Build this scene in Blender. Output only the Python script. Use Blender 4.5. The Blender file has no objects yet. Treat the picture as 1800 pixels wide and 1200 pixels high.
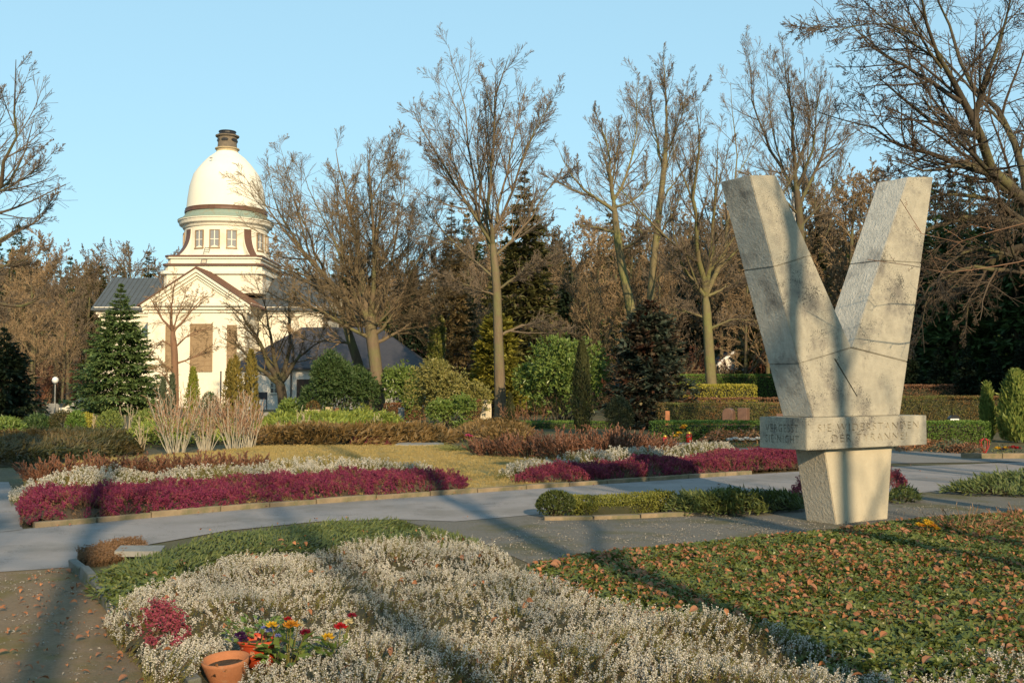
import bpy, bmesh, math, random
import numpy as np
from mathutils import Vector, Matrix, geometry

# ------------------------------------------------------------------ camera, sky, sun, exposure
SC = bpy.context.scene
COL = SC.collection
F, CX, CY, HZ, EYE = 1829.0, 900.0, 600.0, 680.0, 1.6      # photograph pixels
PITCH = math.atan((HZ - CY) / F)
cam_d = bpy.data.cameras.new('camera')
cam_d.sensor_width = 36.0
cam_d.lens = 36.0 * F / 1800.0
cam_d.clip_start, cam_d.clip_end = 0.1, 6000
cam = bpy.data.objects.new('camera', cam_d); COL.objects.link(cam)
cam.location = (0, 0, EYE)
cam.rotation_euler = (math.pi / 2 + PITCH, 0, 0)
SC.camera = cam

SUN_EL = math.radians(22.0)
SUN_H = Vector((0.30, -0.95, 0)).normalized()
SUN_V = Vector((SUN_H.x * math.cos(SUN_EL), SUN_H.y * math.cos(SUN_EL), math.sin(SUN_EL)))
world = bpy.data.worlds.new('World'); SC.world = world; world.use_nodes = True
wn = world.node_tree.nodes; wl = world.node_tree.links
bg = wn['Background']
sky = wn.new('ShaderNodeTexSky'); sky.sky_type = 'NISHITA'; sky.sun_disc = False
sky.sun_elevation = SUN_EL; sky.sun_rotation = math.atan2(SUN_H.x, SUN_H.y)
sky.altitude = 200; sky.air_density = 1.0; sky.dust_density = 0.6; sky.ozone_density = 1.0
sk0 = wn.new('ShaderNodeVectorMath'); sk0.operation = 'SCALE'; sk0.inputs['Scale'].default_value = 0.15
gm = wn.new('ShaderNodeGamma'); gm.inputs[1].default_value = 0.30           # the camera's soft shoulder: an even, pale cyan sky
sk1 = wn.new('ShaderNodeVectorMath'); sk1.operation = 'MULTIPLY'; sk1.inputs[1].default_value = (4.0, 6.05, 6.85)
wl.new(sky.outputs[0], sk0.inputs[0]); wl.new(sk0.outputs[0], gm.inputs[0]); wl.new(gm.outputs[0], sk1.inputs[0])
wl.new(sk1.outputs[0], bg.inputs[0]); bg.inputs[1].default_value = 0.106
sun_d = bpy.data.lights.new('sun', 'SUN'); sun_d.energy = 5.0; sun_d.angle = math.radians(0.53)
sun_d.color = (1.0, 0.78, 0.49)
sun = bpy.data.objects.new('sun', sun_d); COL.objects.link(sun)
sun.rotation_euler = SUN_V.to_track_quat('Z', 'Y').to_euler()
sun.location = (20, -40, 30)
SC.view_settings.view_transform = 'Standard'; SC.view_settings.look = 'None'
SC.view_settings.exposure = 0.5; SC.view_settings.gamma = 1.0
SC.view_settings.use_curve_mapping = False

# ------------------------------------------------------------------ helpers
RNG = np.random.default_rng(7)
def ray(px, py):
    u = (px - CX) / F; v = -(py - CY) / F
    c, s = math.cos(PITCH), math.sin(PITCH)
    return np.array([u, c - v * s, s + v * c])
def at(px, py, y):
    r = ray(px, py); return np.array([r[0] * y / r[1], y, EYE + r[2] * y / r[1]])
def G(px, py, z=0.0):
    r = ray(px, py); t = (z - EYE) / r[2]
    return np.array([r[0] * t, r[1] * t, z])
def gx(px, y): return at(px, HZ, y)[0]
def gz(py, y): return at(CX, py, y)[2]
def base(px, y): return np.array([gx(px, y), y, 0.0])

def nrm(a): return a / np.maximum(np.linalg.norm(a, axis=-1, keepdims=True), 1e-9)

class Geo:
    def __init__(s): s.V = []; s.Q = []; s.T = []; s.qm = []; s.tm = []; s.n = 0
    def add(s, V, Q=None, T=None, m=0):
        V = np.asarray(V, float).reshape(-1, 3)
        if Q is not None and len(Q): Q = np.asarray(Q, int).reshape(-1, 4); s.Q.append(Q + s.n); s.qm.append(np.full(len(Q), m))
        if T is not None and len(T): T = np.asarray(T, int).reshape(-1, 3); s.T.append(T + s.n); s.tm.append(np.full(len(T), m))
        s.V.append(V); s.n += len(V); return s
    def box(s, lo, hi, m=0):
        x0, y0, z0 = lo; x1, y1, z1 = hi
        V = [(x0,y0,z0),(x1,y0,z0),(x1,y1,z0),(x0,y1,z0),(x0,y0,z1),(x1,y0,z1),(x1,y1,z1),(x0,y1,z1)]
        return s.add(V, [(0,3,2,1),(4,5,6,7),(0,1,5,4),(1,2,6,5),(2,3,7,6),(3,0,4,7)], m=m)
    def tubes(s, P, R, S=4, m=0):
        P = np.asarray(P, float); R = np.asarray(R, float)
        N, K, _ = P.shape
        T = nrm(np.gradient(P, axis=1))
        ref = np.where(np.abs(T[:, :1, 2:3]) < 0.8, np.array([0, 0, 1.0]), np.array([1.0, 0, 0]))
        U = nrm(np.cross(T, np.broadcast_to(ref, T.shape))); W = np.cross(T, U)
        a = np.arange(S) * 2 * math.pi / S
        V = P[:, :, None] + R[:, :, None, None] * (np.cos(a)[None, None, :, None] * U[:, :, None] + np.sin(a)[None, None, :, None] * W[:, :, None])
        i = np.arange(N * K * S).reshape(N, K, S)
        j = np.roll(i, -1, axis=2)
        Q = np.stack([i[:, :-1], j[:, :-1], j[:, 1:], i[:, 1:]], -1).reshape(-1, 4)
        return s.add(V.reshape(-1, 3), Q, m=m)
    def tube(s, pts, r, S=6, m=0):
        pts = np.asarray(pts, float); r = np.broadcast_to(np.asarray(r, float), (len(pts),))
        s.tubes(pts[None], r[None], S, m); n0 = s.n - len(pts) * S
        for k, rev in ((0, True), (len(pts) - 1, False)):
            ring = list(range(k * S, k * S + S))
            T = [(ring[0], ring[q], ring[q + 1]) if not rev else (ring[0], ring[q + 1], ring[q]) for q in range(1, S - 1)]
            s.T.append(np.array(T) + n0); s.tm.append(np.full(len(T), m))
        return s
    def lathe(s, prof, c=(0, 0, 0), S=32, m=0, sx=1, sy=1):
        prof = np.asarray(prof, float); a = np.arange(S) * 2 * math.pi / S
        V = np.stack([prof[:, None, 0] * np.cos(a) * sx + c[0], prof[:, None, 0] * np.sin(a) * sy + c[1], np.repeat(prof[:, 1:2], S, 1) + c[2]], -1)
        i = np.arange(len(prof) * S).reshape(len(prof), S); j = np.roll(i, -1, 1)
        return s.add(V.reshape(-1, 3), np.stack([i[:-1], j[:-1], j[1:], i[1:]], -1).reshape(-1, 4), m=m)
    def prism(s, pts2, fn0, fn1, m=0):          # outline -> two copies placed by fn0, fn1 (counter-clockwise outline)
        n = len(pts2); V = [fn0(p) for p in pts2] + [fn1(p) for p in pts2]
        T = []
        for a, b, c in geometry.tessellate_polygon([[Vector((p[0], p[1], 0)) for p in pts2]]):
            T.append((a, b, c)); T.append((a + n, c + n, b + n))
        return s.add(V, [(k, (k + 1) % n, n + (k + 1) % n, n + k) for k in range(n)], T, m)
    def leaves(s, P, D, N, L, W, fold=0.25, m=0):
        P = np.asarray(P, float); n = len(P); D = nrm(D); Sd = nrm(np.cross(D, N)); N2 = np.cross(Sd, D)
        L = np.broadcast_to(np.asarray(L, float), (n,))[:, None]; W = np.broadcast_to(np.asarray(W, float), (n,))[:, None]
        mid = P + D * L * 0.5 + N2 * W * fold
        V = np.stack([P, mid + Sd * W / 2, P + D * L, mid - Sd * W / 2], 1).reshape(-1, 3)
        b = np.arange(n)[:, None] * 4
        return s.add(V, None, np.concatenate([b + [0, 1, 2], b + [0, 2, 3]]), m)
    def mesh(s, name, mats, smooth=False):
        me = bpy.data.meshes.new(name)
        V = np.concatenate(s.V) if s.V else np.zeros((0, 3))
        Q = np.concatenate(s.Q) if s.Q else np.zeros((0, 4), int); T = np.concatenate(s.T) if s.T else np.zeros((0, 3), int)
        me.vertices.add(len(V)); me.vertices.foreach_set('co', V.ravel().astype(np.float32))
        loops = np.concatenate([Q.ravel(), T.ravel()]).astype(np.int32)
        me.loops.add(len(loops)); me.loops.foreach_set('vertex_index', loops)
        np_ = len(Q) + len(T); me.polygons.add(np_)
        st = np.concatenate([np.arange(len(Q)) * 4, len(Q) * 4 + np.arange(len(T)) * 3]).astype(np.int32)
        me.polygons.foreach_set('loop_start', st)
        mi = np.concatenate([np.concatenate(s.qm) if s.qm else np.zeros(0), np.concatenate(s.tm) if s.tm else np.zeros(0)]).astype(np.int32)
        me.polygons.foreach_set('material_index', mi)
        me.polygons.foreach_set('use_smooth', np.full(np_, smooth))
        for mm in (mats if isinstance(mats, (list, tuple)) else [mats]): me.materials.append(mm)
        me.update(calc_edges=True)
        return me
    def build(s, name, mats, parent=None, smooth=False, loc=None):
        return link(name, s.mesh(name, mats, smooth), parent, loc)

def link(name, me, parent=None, loc=None, rz=0, sc=None):
    o = bpy.data.objects.new(name, me); COL.objects.link(o)
    if parent is not None: o.parent = parent
    if loc is not None: o.location = loc
    if rz: o.rotation_euler = (0, 0, rz)
    if sc: o.scale = sc if isinstance(sc, (tuple, list)) else (sc, sc, sc)
    return o
def tag(o, label, cat, group=None, kind=None):
    if label: o['label'] = label
    if cat: o['category'] = cat
    if group: o['group'] = group
    if kind: o['kind'] = kind
    return o
def thing(name, label, cat, loc=(0, 0, 0), group=None, rz=0):
    o = bpy.data.objects.new(name, None); COL.objects.link(o); o.empty_display_size = 0.2
    o.location = loc; o.rotation_euler = (0, 0, rz)
    return tag(o, label, cat, group)
def struct(o): o['kind'] = 'structure'; return o
def copy_thing(root, loc, rz=0, sc=1.0, label=None, group=None):
    r = root.copy(); COL.objects.link(r); r.location = loc; r.rotation_euler = (0, 0, rz)
    r.scale = (sc, sc, sc) if not isinstance(sc, (tuple, list)) else sc
    if label: r['label'] = label
    if group: r['group'] = group
    for ch in list(root.children):
        c = ch.copy(); COL.objects.link(c); c.parent = r
        for g in list(ch.children):
            d = g.copy(); COL.objects.link(d); d.parent = c
    return r
def shift(V, o): return [tuple(np.asarray(v) - np.asarray(o)) for v in V]

def cut(me_obj, cutter_me):                     # carve one mesh out of another, keep the result as plain mesh data
    c = bpy.data.objects.new('cutter', cutter_me); COL.objects.link(c)
    md = me_obj.modifiers.new('cut', 'BOOLEAN'); md.operation = 'DIFFERENCE'; md.solver = 'EXACT'; md.object = c
    bpy.context.view_layer.update(); dg = bpy.context.evaluated_depsgraph_get()
    new = bpy.data.meshes.new_from_object(me_obj.evaluated_get(dg), depsgraph=dg)
    me_obj.modifiers.clear()
    if len(new.polygons) > 4: me_obj.data = new
    bpy.data.objects.remove(c)

# ---- noise on the plane
_G = np.random.default_rng(3).random((256, 256))
def vnoise(x, y):
    xi = np.floor(x).astype(int); yi = np.floor(y).astype(int); fx = x - xi; fy = y - yi
    fx = fx * fx * (3 - 2 * fx); fy = fy * fy * (3 - 2 * fy)
    g = lambda a, b: _G[a % 256, b % 256]
    return (g(xi, yi) * (1 - fx) + g(xi + 1, yi) * fx) * (1 - fy) + (g(xi, yi + 1) * (1 - fx) + g(xi + 1, yi + 1) * fx) * fy
def fbm(x, y, o=3): return sum(vnoise(x * 2**k + 17 * k, y * 2**k + 5 * k) / 2**k for k in range(o)) / sum(1 / 2**k for k in range(o))
def inpoly(P, poly):
    x, y = P[:, 0], P[:, 1]; r = np.zeros(len(P), bool)
    for i in range(len(poly)):
        x1, y1 = poly[i][:2]; x2, y2 = poly[i - 1][:2]
        c = ((y1 > y) != (y2 > y)) & (x < (x2 - x1) * (y - y1) / (y2 - y1 + 1e-12) + x1); r ^= c
    return r
def edge_dist(P, poly):
    d = np.full(len(P), 1e9); P2 = P[:, :2]
    for i in range(len(poly)):
        a = np.array(poly[i][:2]); b = np.array(poly[i - 1][:2]); ab = b - a
        t = np.clip(((P2 - a) @ ab) / (ab @ ab + 1e-12), 0, 1)
        d = np.minimum(d, np.linalg.norm(P2 - (a + t[:, None] * ab), axis=1))
    return d
def fill(poly, dens, rng=RNG):
    A = np.array([p[:2] for p in poly]); lo, hi = A.min(0), A.max(0)
    n = int(np.prod(hi - lo) * dens); P = lo + rng.random((n, 2)) * (hi - lo)
    return P[inpoly(P, A)]
def sheet(name, poly, z, mat_, label=None, cell=None):
    g = Geo(); P = [(p[0], p[1], z) for p in poly]
    T = geometry.tessellate_polygon([[Vector((p[0], p[1], 0)) for p in P]])
    T = [t if np.cross(np.subtract(P[t[1]], P[t[0]])[:2], np.subtract(P[t[2]], P[t[0]])[:2]) > 0 else t[::-1] for t in T]
    g.add(P, None, T); o = g.build(name, mat_); struct(o)
    if label: o['label'] = label
    return o

# ---- scatter of small plant pieces over the ground (one object of "stuff")
def scatter(name, pts, rot, scl, variants, label, cat, parent=None, idx=None):
    me = bpy.data.meshes.new(name); me.vertices.add(len(pts)); me.vertices.foreach_set('co', np.asarray(pts, np.float32).ravel())
    a = me.attributes.new('rot', 'FLOAT_VECTOR', 'POINT'); a.data.foreach_set('vector', np.asarray(rot, np.float32).ravel())
    a = me.attributes.new('scl', 'FLOAT', 'POINT'); a.data.foreach_set('value', np.asarray(scl, np.float32))
    a = me.attributes.new('idx', 'INT', 'POINT'); a.data.foreach_set('value', (RNG.integers(0, len(variants), len(pts)) if idx is None else idx).astype(np.int32))
    o = link(name, me, parent)
    c = bpy.data.collections.new(name + '_pieces')
    for k, v in enumerate(variants):
        c.objects.link(bpy.data.objects.new('%s_piece_%02d' % (name, k), v))
    ng = bpy.data.node_groups.new(name, 'GeometryNodeTree')
    ng.interface.new_socket('Geometry', in_out='INPUT', socket_type='NodeSocketGeometry')
    ng.interface.new_socket('Geometry', in_out='OUTPUT', socket_type='NodeSocketGeometry')
    N = ng.nodes; Lk = ng.links
    gi = N.new('NodeGroupInput'); go = N.new('NodeGroupOutput'); ip = N.new('GeometryNodeInstanceOnPoints'); ci = N.new('GeometryNodeCollectionInfo')
    ci.inputs['Collection'].default_value = c; ci.inputs['Separate Children'].default_value = True; ci.inputs['Reset Children'].default_value = True
    def na(n, t):
        q = N.new('GeometryNodeInputNamedAttribute'); q.data_type = t; q.inputs['Name'].default_value = n; return q.outputs['Attribute']
    Lk.new(gi.outputs[0], ip.inputs['Points']); Lk.new(ci.outputs[0], ip.inputs['Instance'])
    ip.inputs['Pick Instance'].default_value = True
    Lk.new(na('idx', 'INT'), ip.inputs['Instance Index']); Lk.new(na('rot', 'FLOAT_VECTOR'), ip.inputs['Rotation']); Lk.new(na('scl', 'FLOAT'), ip.inputs['Scale'])
    Lk.new(ip.outputs[0], go.inputs[0])
    md = o.modifiers.new('scatter', 'NODES'); md.node_group = ng
    return tag(o, label, cat, kind='stuff')
def euler_up(D, rng=RNG):                       # rotation that takes +Z to D with a random spin about D
    D = nrm(D); n = len(D); sp = rng.random(n) * 6.283
    th = np.arccos(np.clip(D[:, 2], -1, 1)); ph = np.arctan2(D[:, 1], D[:, 0])
    # R = Rz(ph) Ry(th) Rz(sp)
    c, s_ = np.cos, np.sin
    R00 = c(ph)*c(th)*c(sp) - s_(ph)*s_(sp); R10 = s_(ph)*c(th)*c(sp) + c(ph)*s_(sp); R20 = -s_(th)*c(sp)
    R21 = s_(th)*s_(sp); R22 = c(th)
    return np.stack([np.arctan2(R21, R22), np.arcsin(np.clip(-R20, -1, 1)), np.arctan2(R10, R00)], -1)

# ------------------------------------------------------------------ materials
ALB = 0.74                                     # one factor for every base colour
def N_mul(N, L, a, b):
    q = N.new('ShaderNodeMath'); q.operation = 'MULTIPLY'; L.new(a, q.inputs[0]); L.new(b, q.inputs[1]); return q.outputs[0]
def mat(name, c1, c2=None, rough=0.85, scale=3.0, var='noise', bump=0.0, bscale=40.0, transl=0.0, c3=None, c3s=1.0, c3t=0.55, stretch=None, spec=0.3, detail=6, metal=0.0, speck=None):
    m = bpy.data.materials.new(name); m.use_nodes = True
    c1, c2, c3, speck = [None if c is None else tuple(x * ALB for x in c) for c in (c1, c2, c3, speck)]
    N = m.node_tree.nodes; L = m.node_tree.links; b = N['Principled BSDF']; out = N['Material Output']
    b.inputs['Roughness'].default_value = rough; b.inputs['Specular IOR Level'].default_value = spec; b.inputs['Metallic'].default_value = metal
    tc = N.new('ShaderNodeTexCoord'); vec = tc.outputs['Object']
    if var == 'world' or var == 'worldnoise':
        gn = N.new('ShaderNodeNewGeometry'); vec = gn.outputs['Position']
    if stretch:
        mp = N.new('ShaderNodeMapping'); mp.inputs['Scale'].default_value = stretch; L.new(vec, mp.inputs[0]); vec2 = mp.outputs[0]
    else: vec2 = vec
    col = None
    def mix(fac, a, bcol):
        x = N.new('ShaderNodeMix'); x.data_type = 'RGBA'
        L.new(fac, x.inputs[0])
        for sock, val in ((x.inputs[6], a), (x.inputs[7], bcol)):
            if isinstance(val, tuple): sock.default_value = (*val, 1)
            else: L.new(val, sock)
        return x.outputs[2]
    def noise(sc, v, det=detail):
        n = N.new('ShaderNodeTexNoise'); n.inputs['Scale'].default_value = sc; n.inputs['Detail'].default_value = det; n.inputs['Roughness'].default_value = 0.65
        L.new(v, n.inputs['Vector']); return n.outputs['Fac']
    def ramp(f, a, bb):
        r = N.new('ShaderNodeMapRange'); r.inputs[1].default_value = a; r.inputs[2].default_value = bb; L.new(f, r.inputs[0]); return r.outputs[0]
    if c2 is None: b.inputs['Base Color'].default_value = (*c1, 1)
    else:
        if var == 'island': f = N.new('ShaderNodeNewGeometry').outputs['Random Per Island']
        elif var == 'object': f = N.new('ShaderNodeObjectInfo').outputs['Random']
        else: f = ramp(noise(scale, vec2), 0.3, 0.7)
        col = mix(f, c1, c2)
        if c3 is not None: col = mix(ramp(noise(c3s, vec if var not in ('island', 'object') else N.new('ShaderNodeNewGeometry').outputs['Position']), c3t - 0.08, c3t + 0.08), col, c3)
        if speck is not None: col = mix(ramp(N_mul(N, L, noise(55, vec), noise(2.2, vec)), .30, .36), col, speck)
        L.new(col, b.inputs['Base Color'])
    if bump:
        bp = N.new('ShaderNodeBump'); bp.inputs['Strength'].default_value = 1.0; bp.inputs['Distance'].default_value = bump
        L.new(noise(bscale, vec2), bp.inputs['Height']); L.new(bp.outputs[0], b.inputs['Normal'])
    if transl:
        t = N.new('ShaderNodeBsdfTranslucent'); ms = N.new('ShaderNodeMixShader'); ms.inputs[0].default_value = transl
        if col is not None: L.new(col, t.inputs[0])
        else: t.inputs[0].default_value = (*c1, 1)
        L.new(b.outputs[0], ms.inputs[1]); L.new(t.outputs[0], ms.inputs[2]); L.new(ms.outputs[0], out.inputs[0])
    return m
M = {}
M['ground'] = mat('ground', (.10,.085,.045), (.16,.125,.06), scale=.8, var='world', bump=.02, bscale=30, c3=(.075,.085,.03), c3s=.35)
M['asphalt'] = mat('asphalt', (.30,.27,.26), (.36,.325,.31), scale=1.2, var='world', bump=.004, bscale=160, c3=(.25,.225,.205), c3s=.7, c3t=.56, rough=.9, speck=(.2,.18,.165))
M['gravel'] = mat('gravel', (.13,.12,.105), (.24,.21,.17), scale=38, var='world', bump=.012, bscale=70, c3=(.13,.115,.05), c3s=.9, c3t=.56)
M['mossgravel'] = mat('mossgravel', (.20,.135,.075), (.29,.20,.12), scale=30, var='world', bump=.012, bscale=70, c3=(.18,.135,.035), c3s=1.3, c3t=.57)
M['lawn'] = mat('lawn', (.50,.36,.135), (.38,.27,.095), scale=1.6, var='world', bump=.02, bscale=60, c3=(.15,.16,.045), c3s=.35, c3t=.55)
M['gravel_light'] = mat('gravel_light', (.27,.25,.23), (.22,.2,.18), scale=20, var='world', bump=.006, bscale=70)
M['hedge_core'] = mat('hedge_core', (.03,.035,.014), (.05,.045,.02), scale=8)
M['heath_under'] = mat('heath_under', (.10,.085,.035), (.06,.05,.025), scale=14, var='world', bump=.02, bscale=40)
M['soil'] = mat('soil', (.06,.045,.028), (.11,.075,.045), scale=12, var='world', bump=.02, bscale=40)
M['kerb'] = mat('kerb', (.32,.24,.15), (.22,.17,.11), scale=7, bump=.006, bscale=60, c3=(.16,.15,.08), c3s=3)
M['concrete'] = mat('concrete', (.22,.21,.19), (.15,.145,.125), scale=9, bump=.006, bscale=60, c3=(.11,.12,.06), c3s=4)
M['stone'] = mat('stone', (.53,.485,.385), (.38,.35,.28), scale=6, bump=.014, bscale=75, c3=(.24,.22,.19), c3s=2.3, c3t=.58, speck=(.11,.105,.09))
M['stone_rough_lifted'] = mat('stone_rough_lifted', (.68,.64,.56), (.48,.455,.40), scale=10, bump=.022, bscale=34, c3=(.13,.125,.12), c3s=1.1, c3t=.64, detail=8, stretch=(1,1,.6))  # rougher side faces; base colour also lightened to lift their shade
M['stone_clean'] = mat('stone_clean', (.56,.49,.36), (.48,.42,.31), scale=5, bump=.008, bscale=60)
M['stone_clean_rough'] = mat('stone_clean_rough', (.60,.53,.42), (.50,.44,.35), scale=9, bump=.03, bscale=30, detail=8, stretch=(1,1,.7))
M['bark'] = mat('bark', (.13,.095,.058), (.08,.06,.038), scale=2.5, stretch=(4,4,.7), bump=.03, bscale=6, c3=(.15,.15,.06), c3s=.8)
M['bark_tan'] = mat('bark_tan', (.22,.16,.10), (.145,.105,.065), scale=2.5, stretch=(4,4,.6), bump=.03, bscale=6, c3=(.17,.165,.07), c3s=.7)
M['bark_green'] = mat('bark_green', (.22,.18,.09), (.15,.12,.065), scale=2.5, stretch=(3,3,.8), bump=.02, bscale=6, c3=(.20,.20,.07), c3s=.8)
M['bark_dark'] = mat('bark_dark', (.05,.04,.028), (.09,.068,.045), scale=3, stretch=(4,4,.7), bump=.02, bscale=7, c3=(.13,.12,.05), c3s=1)
M['bark_red'] = mat('bark_red', (.28,.15,.085), (.19,.11,.07), scale=3, stretch=(4,4,.7), bump=.02, bscale=7)
M['birch'] = mat('birch', (.72,.70,.66), (.5,.48,.44), scale=2, stretch=(1,1,5), c3=(.05,.045,.04), c3s=4, c3t=.63)
M['twig'] = mat('twig', (.20,.145,.08), (.125,.095,.056), var='island')
M['twig_pale'] = mat('twig_pale', (.19,.145,.10), (.13,.10,.072), var='island')
M['twig_brown'] = mat('twig_brown', (.34,.23,.125), (.22,.155,.09), var='island')
M['twig_dark'] = mat('twig_dark', (.07,.052,.036), (.11,.078,.05), var='island')
def leafm(name, a, b, rough=.5, tr=.25, c3=None, c3s=.8, c3t=.6): M[name] = mat(name, a, b, rough=rough, var='island', transl=tr, c3=c3, c3s=c3s, c3t=c3t)
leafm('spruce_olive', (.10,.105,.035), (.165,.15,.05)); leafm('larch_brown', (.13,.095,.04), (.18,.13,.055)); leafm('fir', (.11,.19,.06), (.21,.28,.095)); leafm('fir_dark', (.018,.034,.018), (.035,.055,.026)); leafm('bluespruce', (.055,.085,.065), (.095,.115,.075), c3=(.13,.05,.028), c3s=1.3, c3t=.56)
leafm('rhodo', (.11,.19,.04), (.25,.31,.075), rough=.32); leafm('rhodo_olive', (.20,.20,.055), (.36,.31,.10), rough=.38); leafm('yew', (.045,.095,.03), (.10,.15,.045))
leafm('thuja_gold', (.30,.22,.05), (.20,.17,.045)); leafm('thuja_lime', (.20,.24,.035), (.30,.30,.05)); leafm('thuja_blue', (.09,.12,.07), (.14,.16,.09)); leafm('thuja_green', (.15,.22,.05), (.28,.31,.075))
leafm('thuja_dark', (.055,.065,.025), (.095,.095,.035)); leafm('hedge_green', (.09,.18,.03), (.20,.29,.055)); leafm('hedge_yellow', (.36,.34,.05), (.50,.43,.07)); leafm('hedge_beech', (.30,.14,.07), (.20,.11,.06), tr=.2)  # the darkest thuja is a dark-leaved plant, its own colour
leafm('hedge_mixed', (.12,.17,.04), (.26,.19,.06), c3=(.27,.13,.055), c3s=.9, c3t=.55); leafm('box', (.15,.17,.03), (.26,.25,.05)); leafm('box_dark', (.06,.085,.02), (.10,.12,.03))
leafm('jun_green', (.17,.23,.04), (.33,.36,.06)); leafm('jun_brown', (.27,.16,.055), (.20,.135,.05)); leafm('jun_dark', (.045,.06,.022), (.10,.09,.032), c3=(.15,.10,.035), c3s=.5, c3t=.52)
leafm('jun_mid', (.09,.13,.035), (.18,.20,.06)); leafm('cypress_gold', (.22,.22,.035), (.33,.29,.05)); leafm('ivy', (.055,.095,.022), (.17,.20,.045), rough=.35); leafm('ivy_light', (.13,.16,.03), (.20,.19,.05), rough=.4)
leafm('spirea', (.27,.115,.065), (.17,.08,.05), tr=.1); leafm('drygrass', (.33,.20,.10), (.24,.13,.07), tr=.1); leafm('grass', (.52,.37,.14), (.36,.28,.09), tr=.2); leafm('grass_green', (.16,.20,.05), (.25,.25,.09), tr=.2)
leafm('litter_brown', (.42,.20,.10), (.30,.13,.07), rough=.7, tr=.15); leafm('litter', (.48,.19,.07), (.32,.13,.06), rough=.6, tr=.2); leafm('litter_red', (.58,.16,.05), (.48,.26,.12), rough=.6, tr=.2); leafm('dead_needle', (.20,.11,.05), (.26,.15,.07))
def flow(name, a, b, tr=.3): M[name] = mat(name, a, b, rough=.6, var='island', transl=tr)
flow('heath_white', (.93,.88,.79), (.62,.57,.49)); flow('heath_green', (.20,.20,.045), (.30,.26,.08)); flow('heath_brown', (.22,.13,.07), (.15,.10,.05))
flow('heath_pink', (.36,.05,.135), (.19,.028,.075)); flow('heath_rose', (.46,.09,.15), (.28,.05,.075)); flow('heath_stem', (.10,.05,.035), (.07,.055,.025))
for nme, c in dict(yellow=(.85,.50,.03), orange=(.80,.33,.03), red=(.50,.015,.02), crimson=(.25,.01,.03), cream=(.75,.62,.35), violet=(.06,.015,.09), blue=(.25,.28,.65), white=(.8,.8,.78), pink=(.6,.08,.2)).items():
    M['petal_' + nme] = mat('petal_' + nme, c, tuple(x * .8 for x in c), rough=.5, var='island', transl=.25)
M['cream'] = mat('cream', (.91,.84,.69), (.84,.77,.63), scale=.5, bump=.003, bscale=30, stretch=(1,1,.25), c3=(.70,.63,.49), c3s=.5, c3t=.62)
M['dome'] = mat('dome', (.92,.87,.74), (.87,.82,.69), scale=.6, bump=.002, bscale=10)
M['trim'] = mat('trim', (.90,.84,.70), (.82,.76,.63), scale=.8)
M['white_wall'] = mat('white_wall', (.78,.74,.67), (.70,.66,.60), scale=.8, bump=.003, bscale=30)
M['slate'] = mat('slate', (.10,.115,.125), (.075,.085,.095), scale=2, rough=.5)
M['slate_dark'] = mat('slate_dark', (.045,.045,.055), (.065,.06,.068), scale=3, rough=.6)
M['copper_brown'] = mat('copper_brown', (.17,.085,.055), (.12,.065,.045), scale=1.5, rough=.5)
M['verdigris'] = mat('verdigris', (.24,.32,.26), (.30,.36,.29), scale=2, stretch=(3,3,.4), c3=(.30,.27,.18), c3s=1.5, c3t=.62)
M['lantern'] = mat('lantern', (.24,.19,.13), (.13,.11,.09), scale=2.5, bump=.02, bscale=6)
M['black'] = mat('black', (.02,.02,.022), (.035,.033,.033), scale=4, rough=.4)
M['darkwood'] = mat('darkwood', (.10,.06,.04), (.07,.042,.03), scale=3, stretch=(1,1,5), rough=.6)
M['louvre'] = mat('louvre', (.36,.25,.14), (.28,.19,.11), scale=3, rough=.7)
M['metal'] = mat('metal', (.35,.35,.34), (.28,.28,.27), rough=.45, metal=.6)
M['globe'] = mat('globe', (.85,.85,.84), (.8,.8,.8), rough=.3)
M['glass'] = mat('glass', (.03,.035,.045), (.05,.055,.07), rough=.06, spec=.8)
M['glass_sky_reflection'] = mat('glass_sky_reflection', (.22,.22,.22), (.34,.33,.31), scale=.8, rough=.15, spec=.7)  # pale greys put the sky's reflection into the pane colour
M['terracotta'] = mat('terracotta', (.50,.20,.09), (.42,.165,.075), scale=9, bump=.002, bscale=30, c3=(.45,.27,.16), c3s=7, c3t=.62)
M['redpot'] = mat('redpot', (.52,.075,.025), (.46,.065,.025), scale=4, rough=.4)
M['granite_brown'] = mat('granite_brown', (.16,.085,.06), (.22,.13,.09), scale=20, rough=.35)
M['granite_black'] = mat('granite_black', (.015,.015,.017), (.03,.03,.03), scale=20, rough=.2)
M['granite_grey'] = mat('granite_grey', (.30,.29,.27), (.22,.215,.2), scale=14, bump=.004, bscale=40)
M['sandstone'] = mat('sandstone', (.55,.44,.27), (.44,.35,.22), scale=6, bump=.006, bscale=25)
M['pale_marble'] = mat('pale_marble', (.68,.60,.44), (.58,.5,.37), scale=5, bump=.006, bscale=20)
M['candle_red'] = mat('candle_red', (.45,.02,.015), (.38,.02,.015), rough=.25, spec=.6)
M['gold'] = mat('gold', (.75,.45,.08), rough=.3, metal=.7)
M['wood'] = mat('wood', (.22,.12,.06), (.16,.09,.05), scale=5, stretch=(5,5,.6), bump=.004, bscale=8)
flow('stem_white', (.52,.47,.37), (.38,.33,.24), tr=0); flow('stem_red', (.36,.20,.12), (.27,.16,.10), tr=0); flow('stem_pale', (.50,.42,.28), (.38,.30,.2), tr=0); flow('stem_brown', (.16,.085,.05), (.11,.065,.045), tr=0); flow('pebble', (.45,.40,.33), (.25,.22,.19), tr=0)
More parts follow.
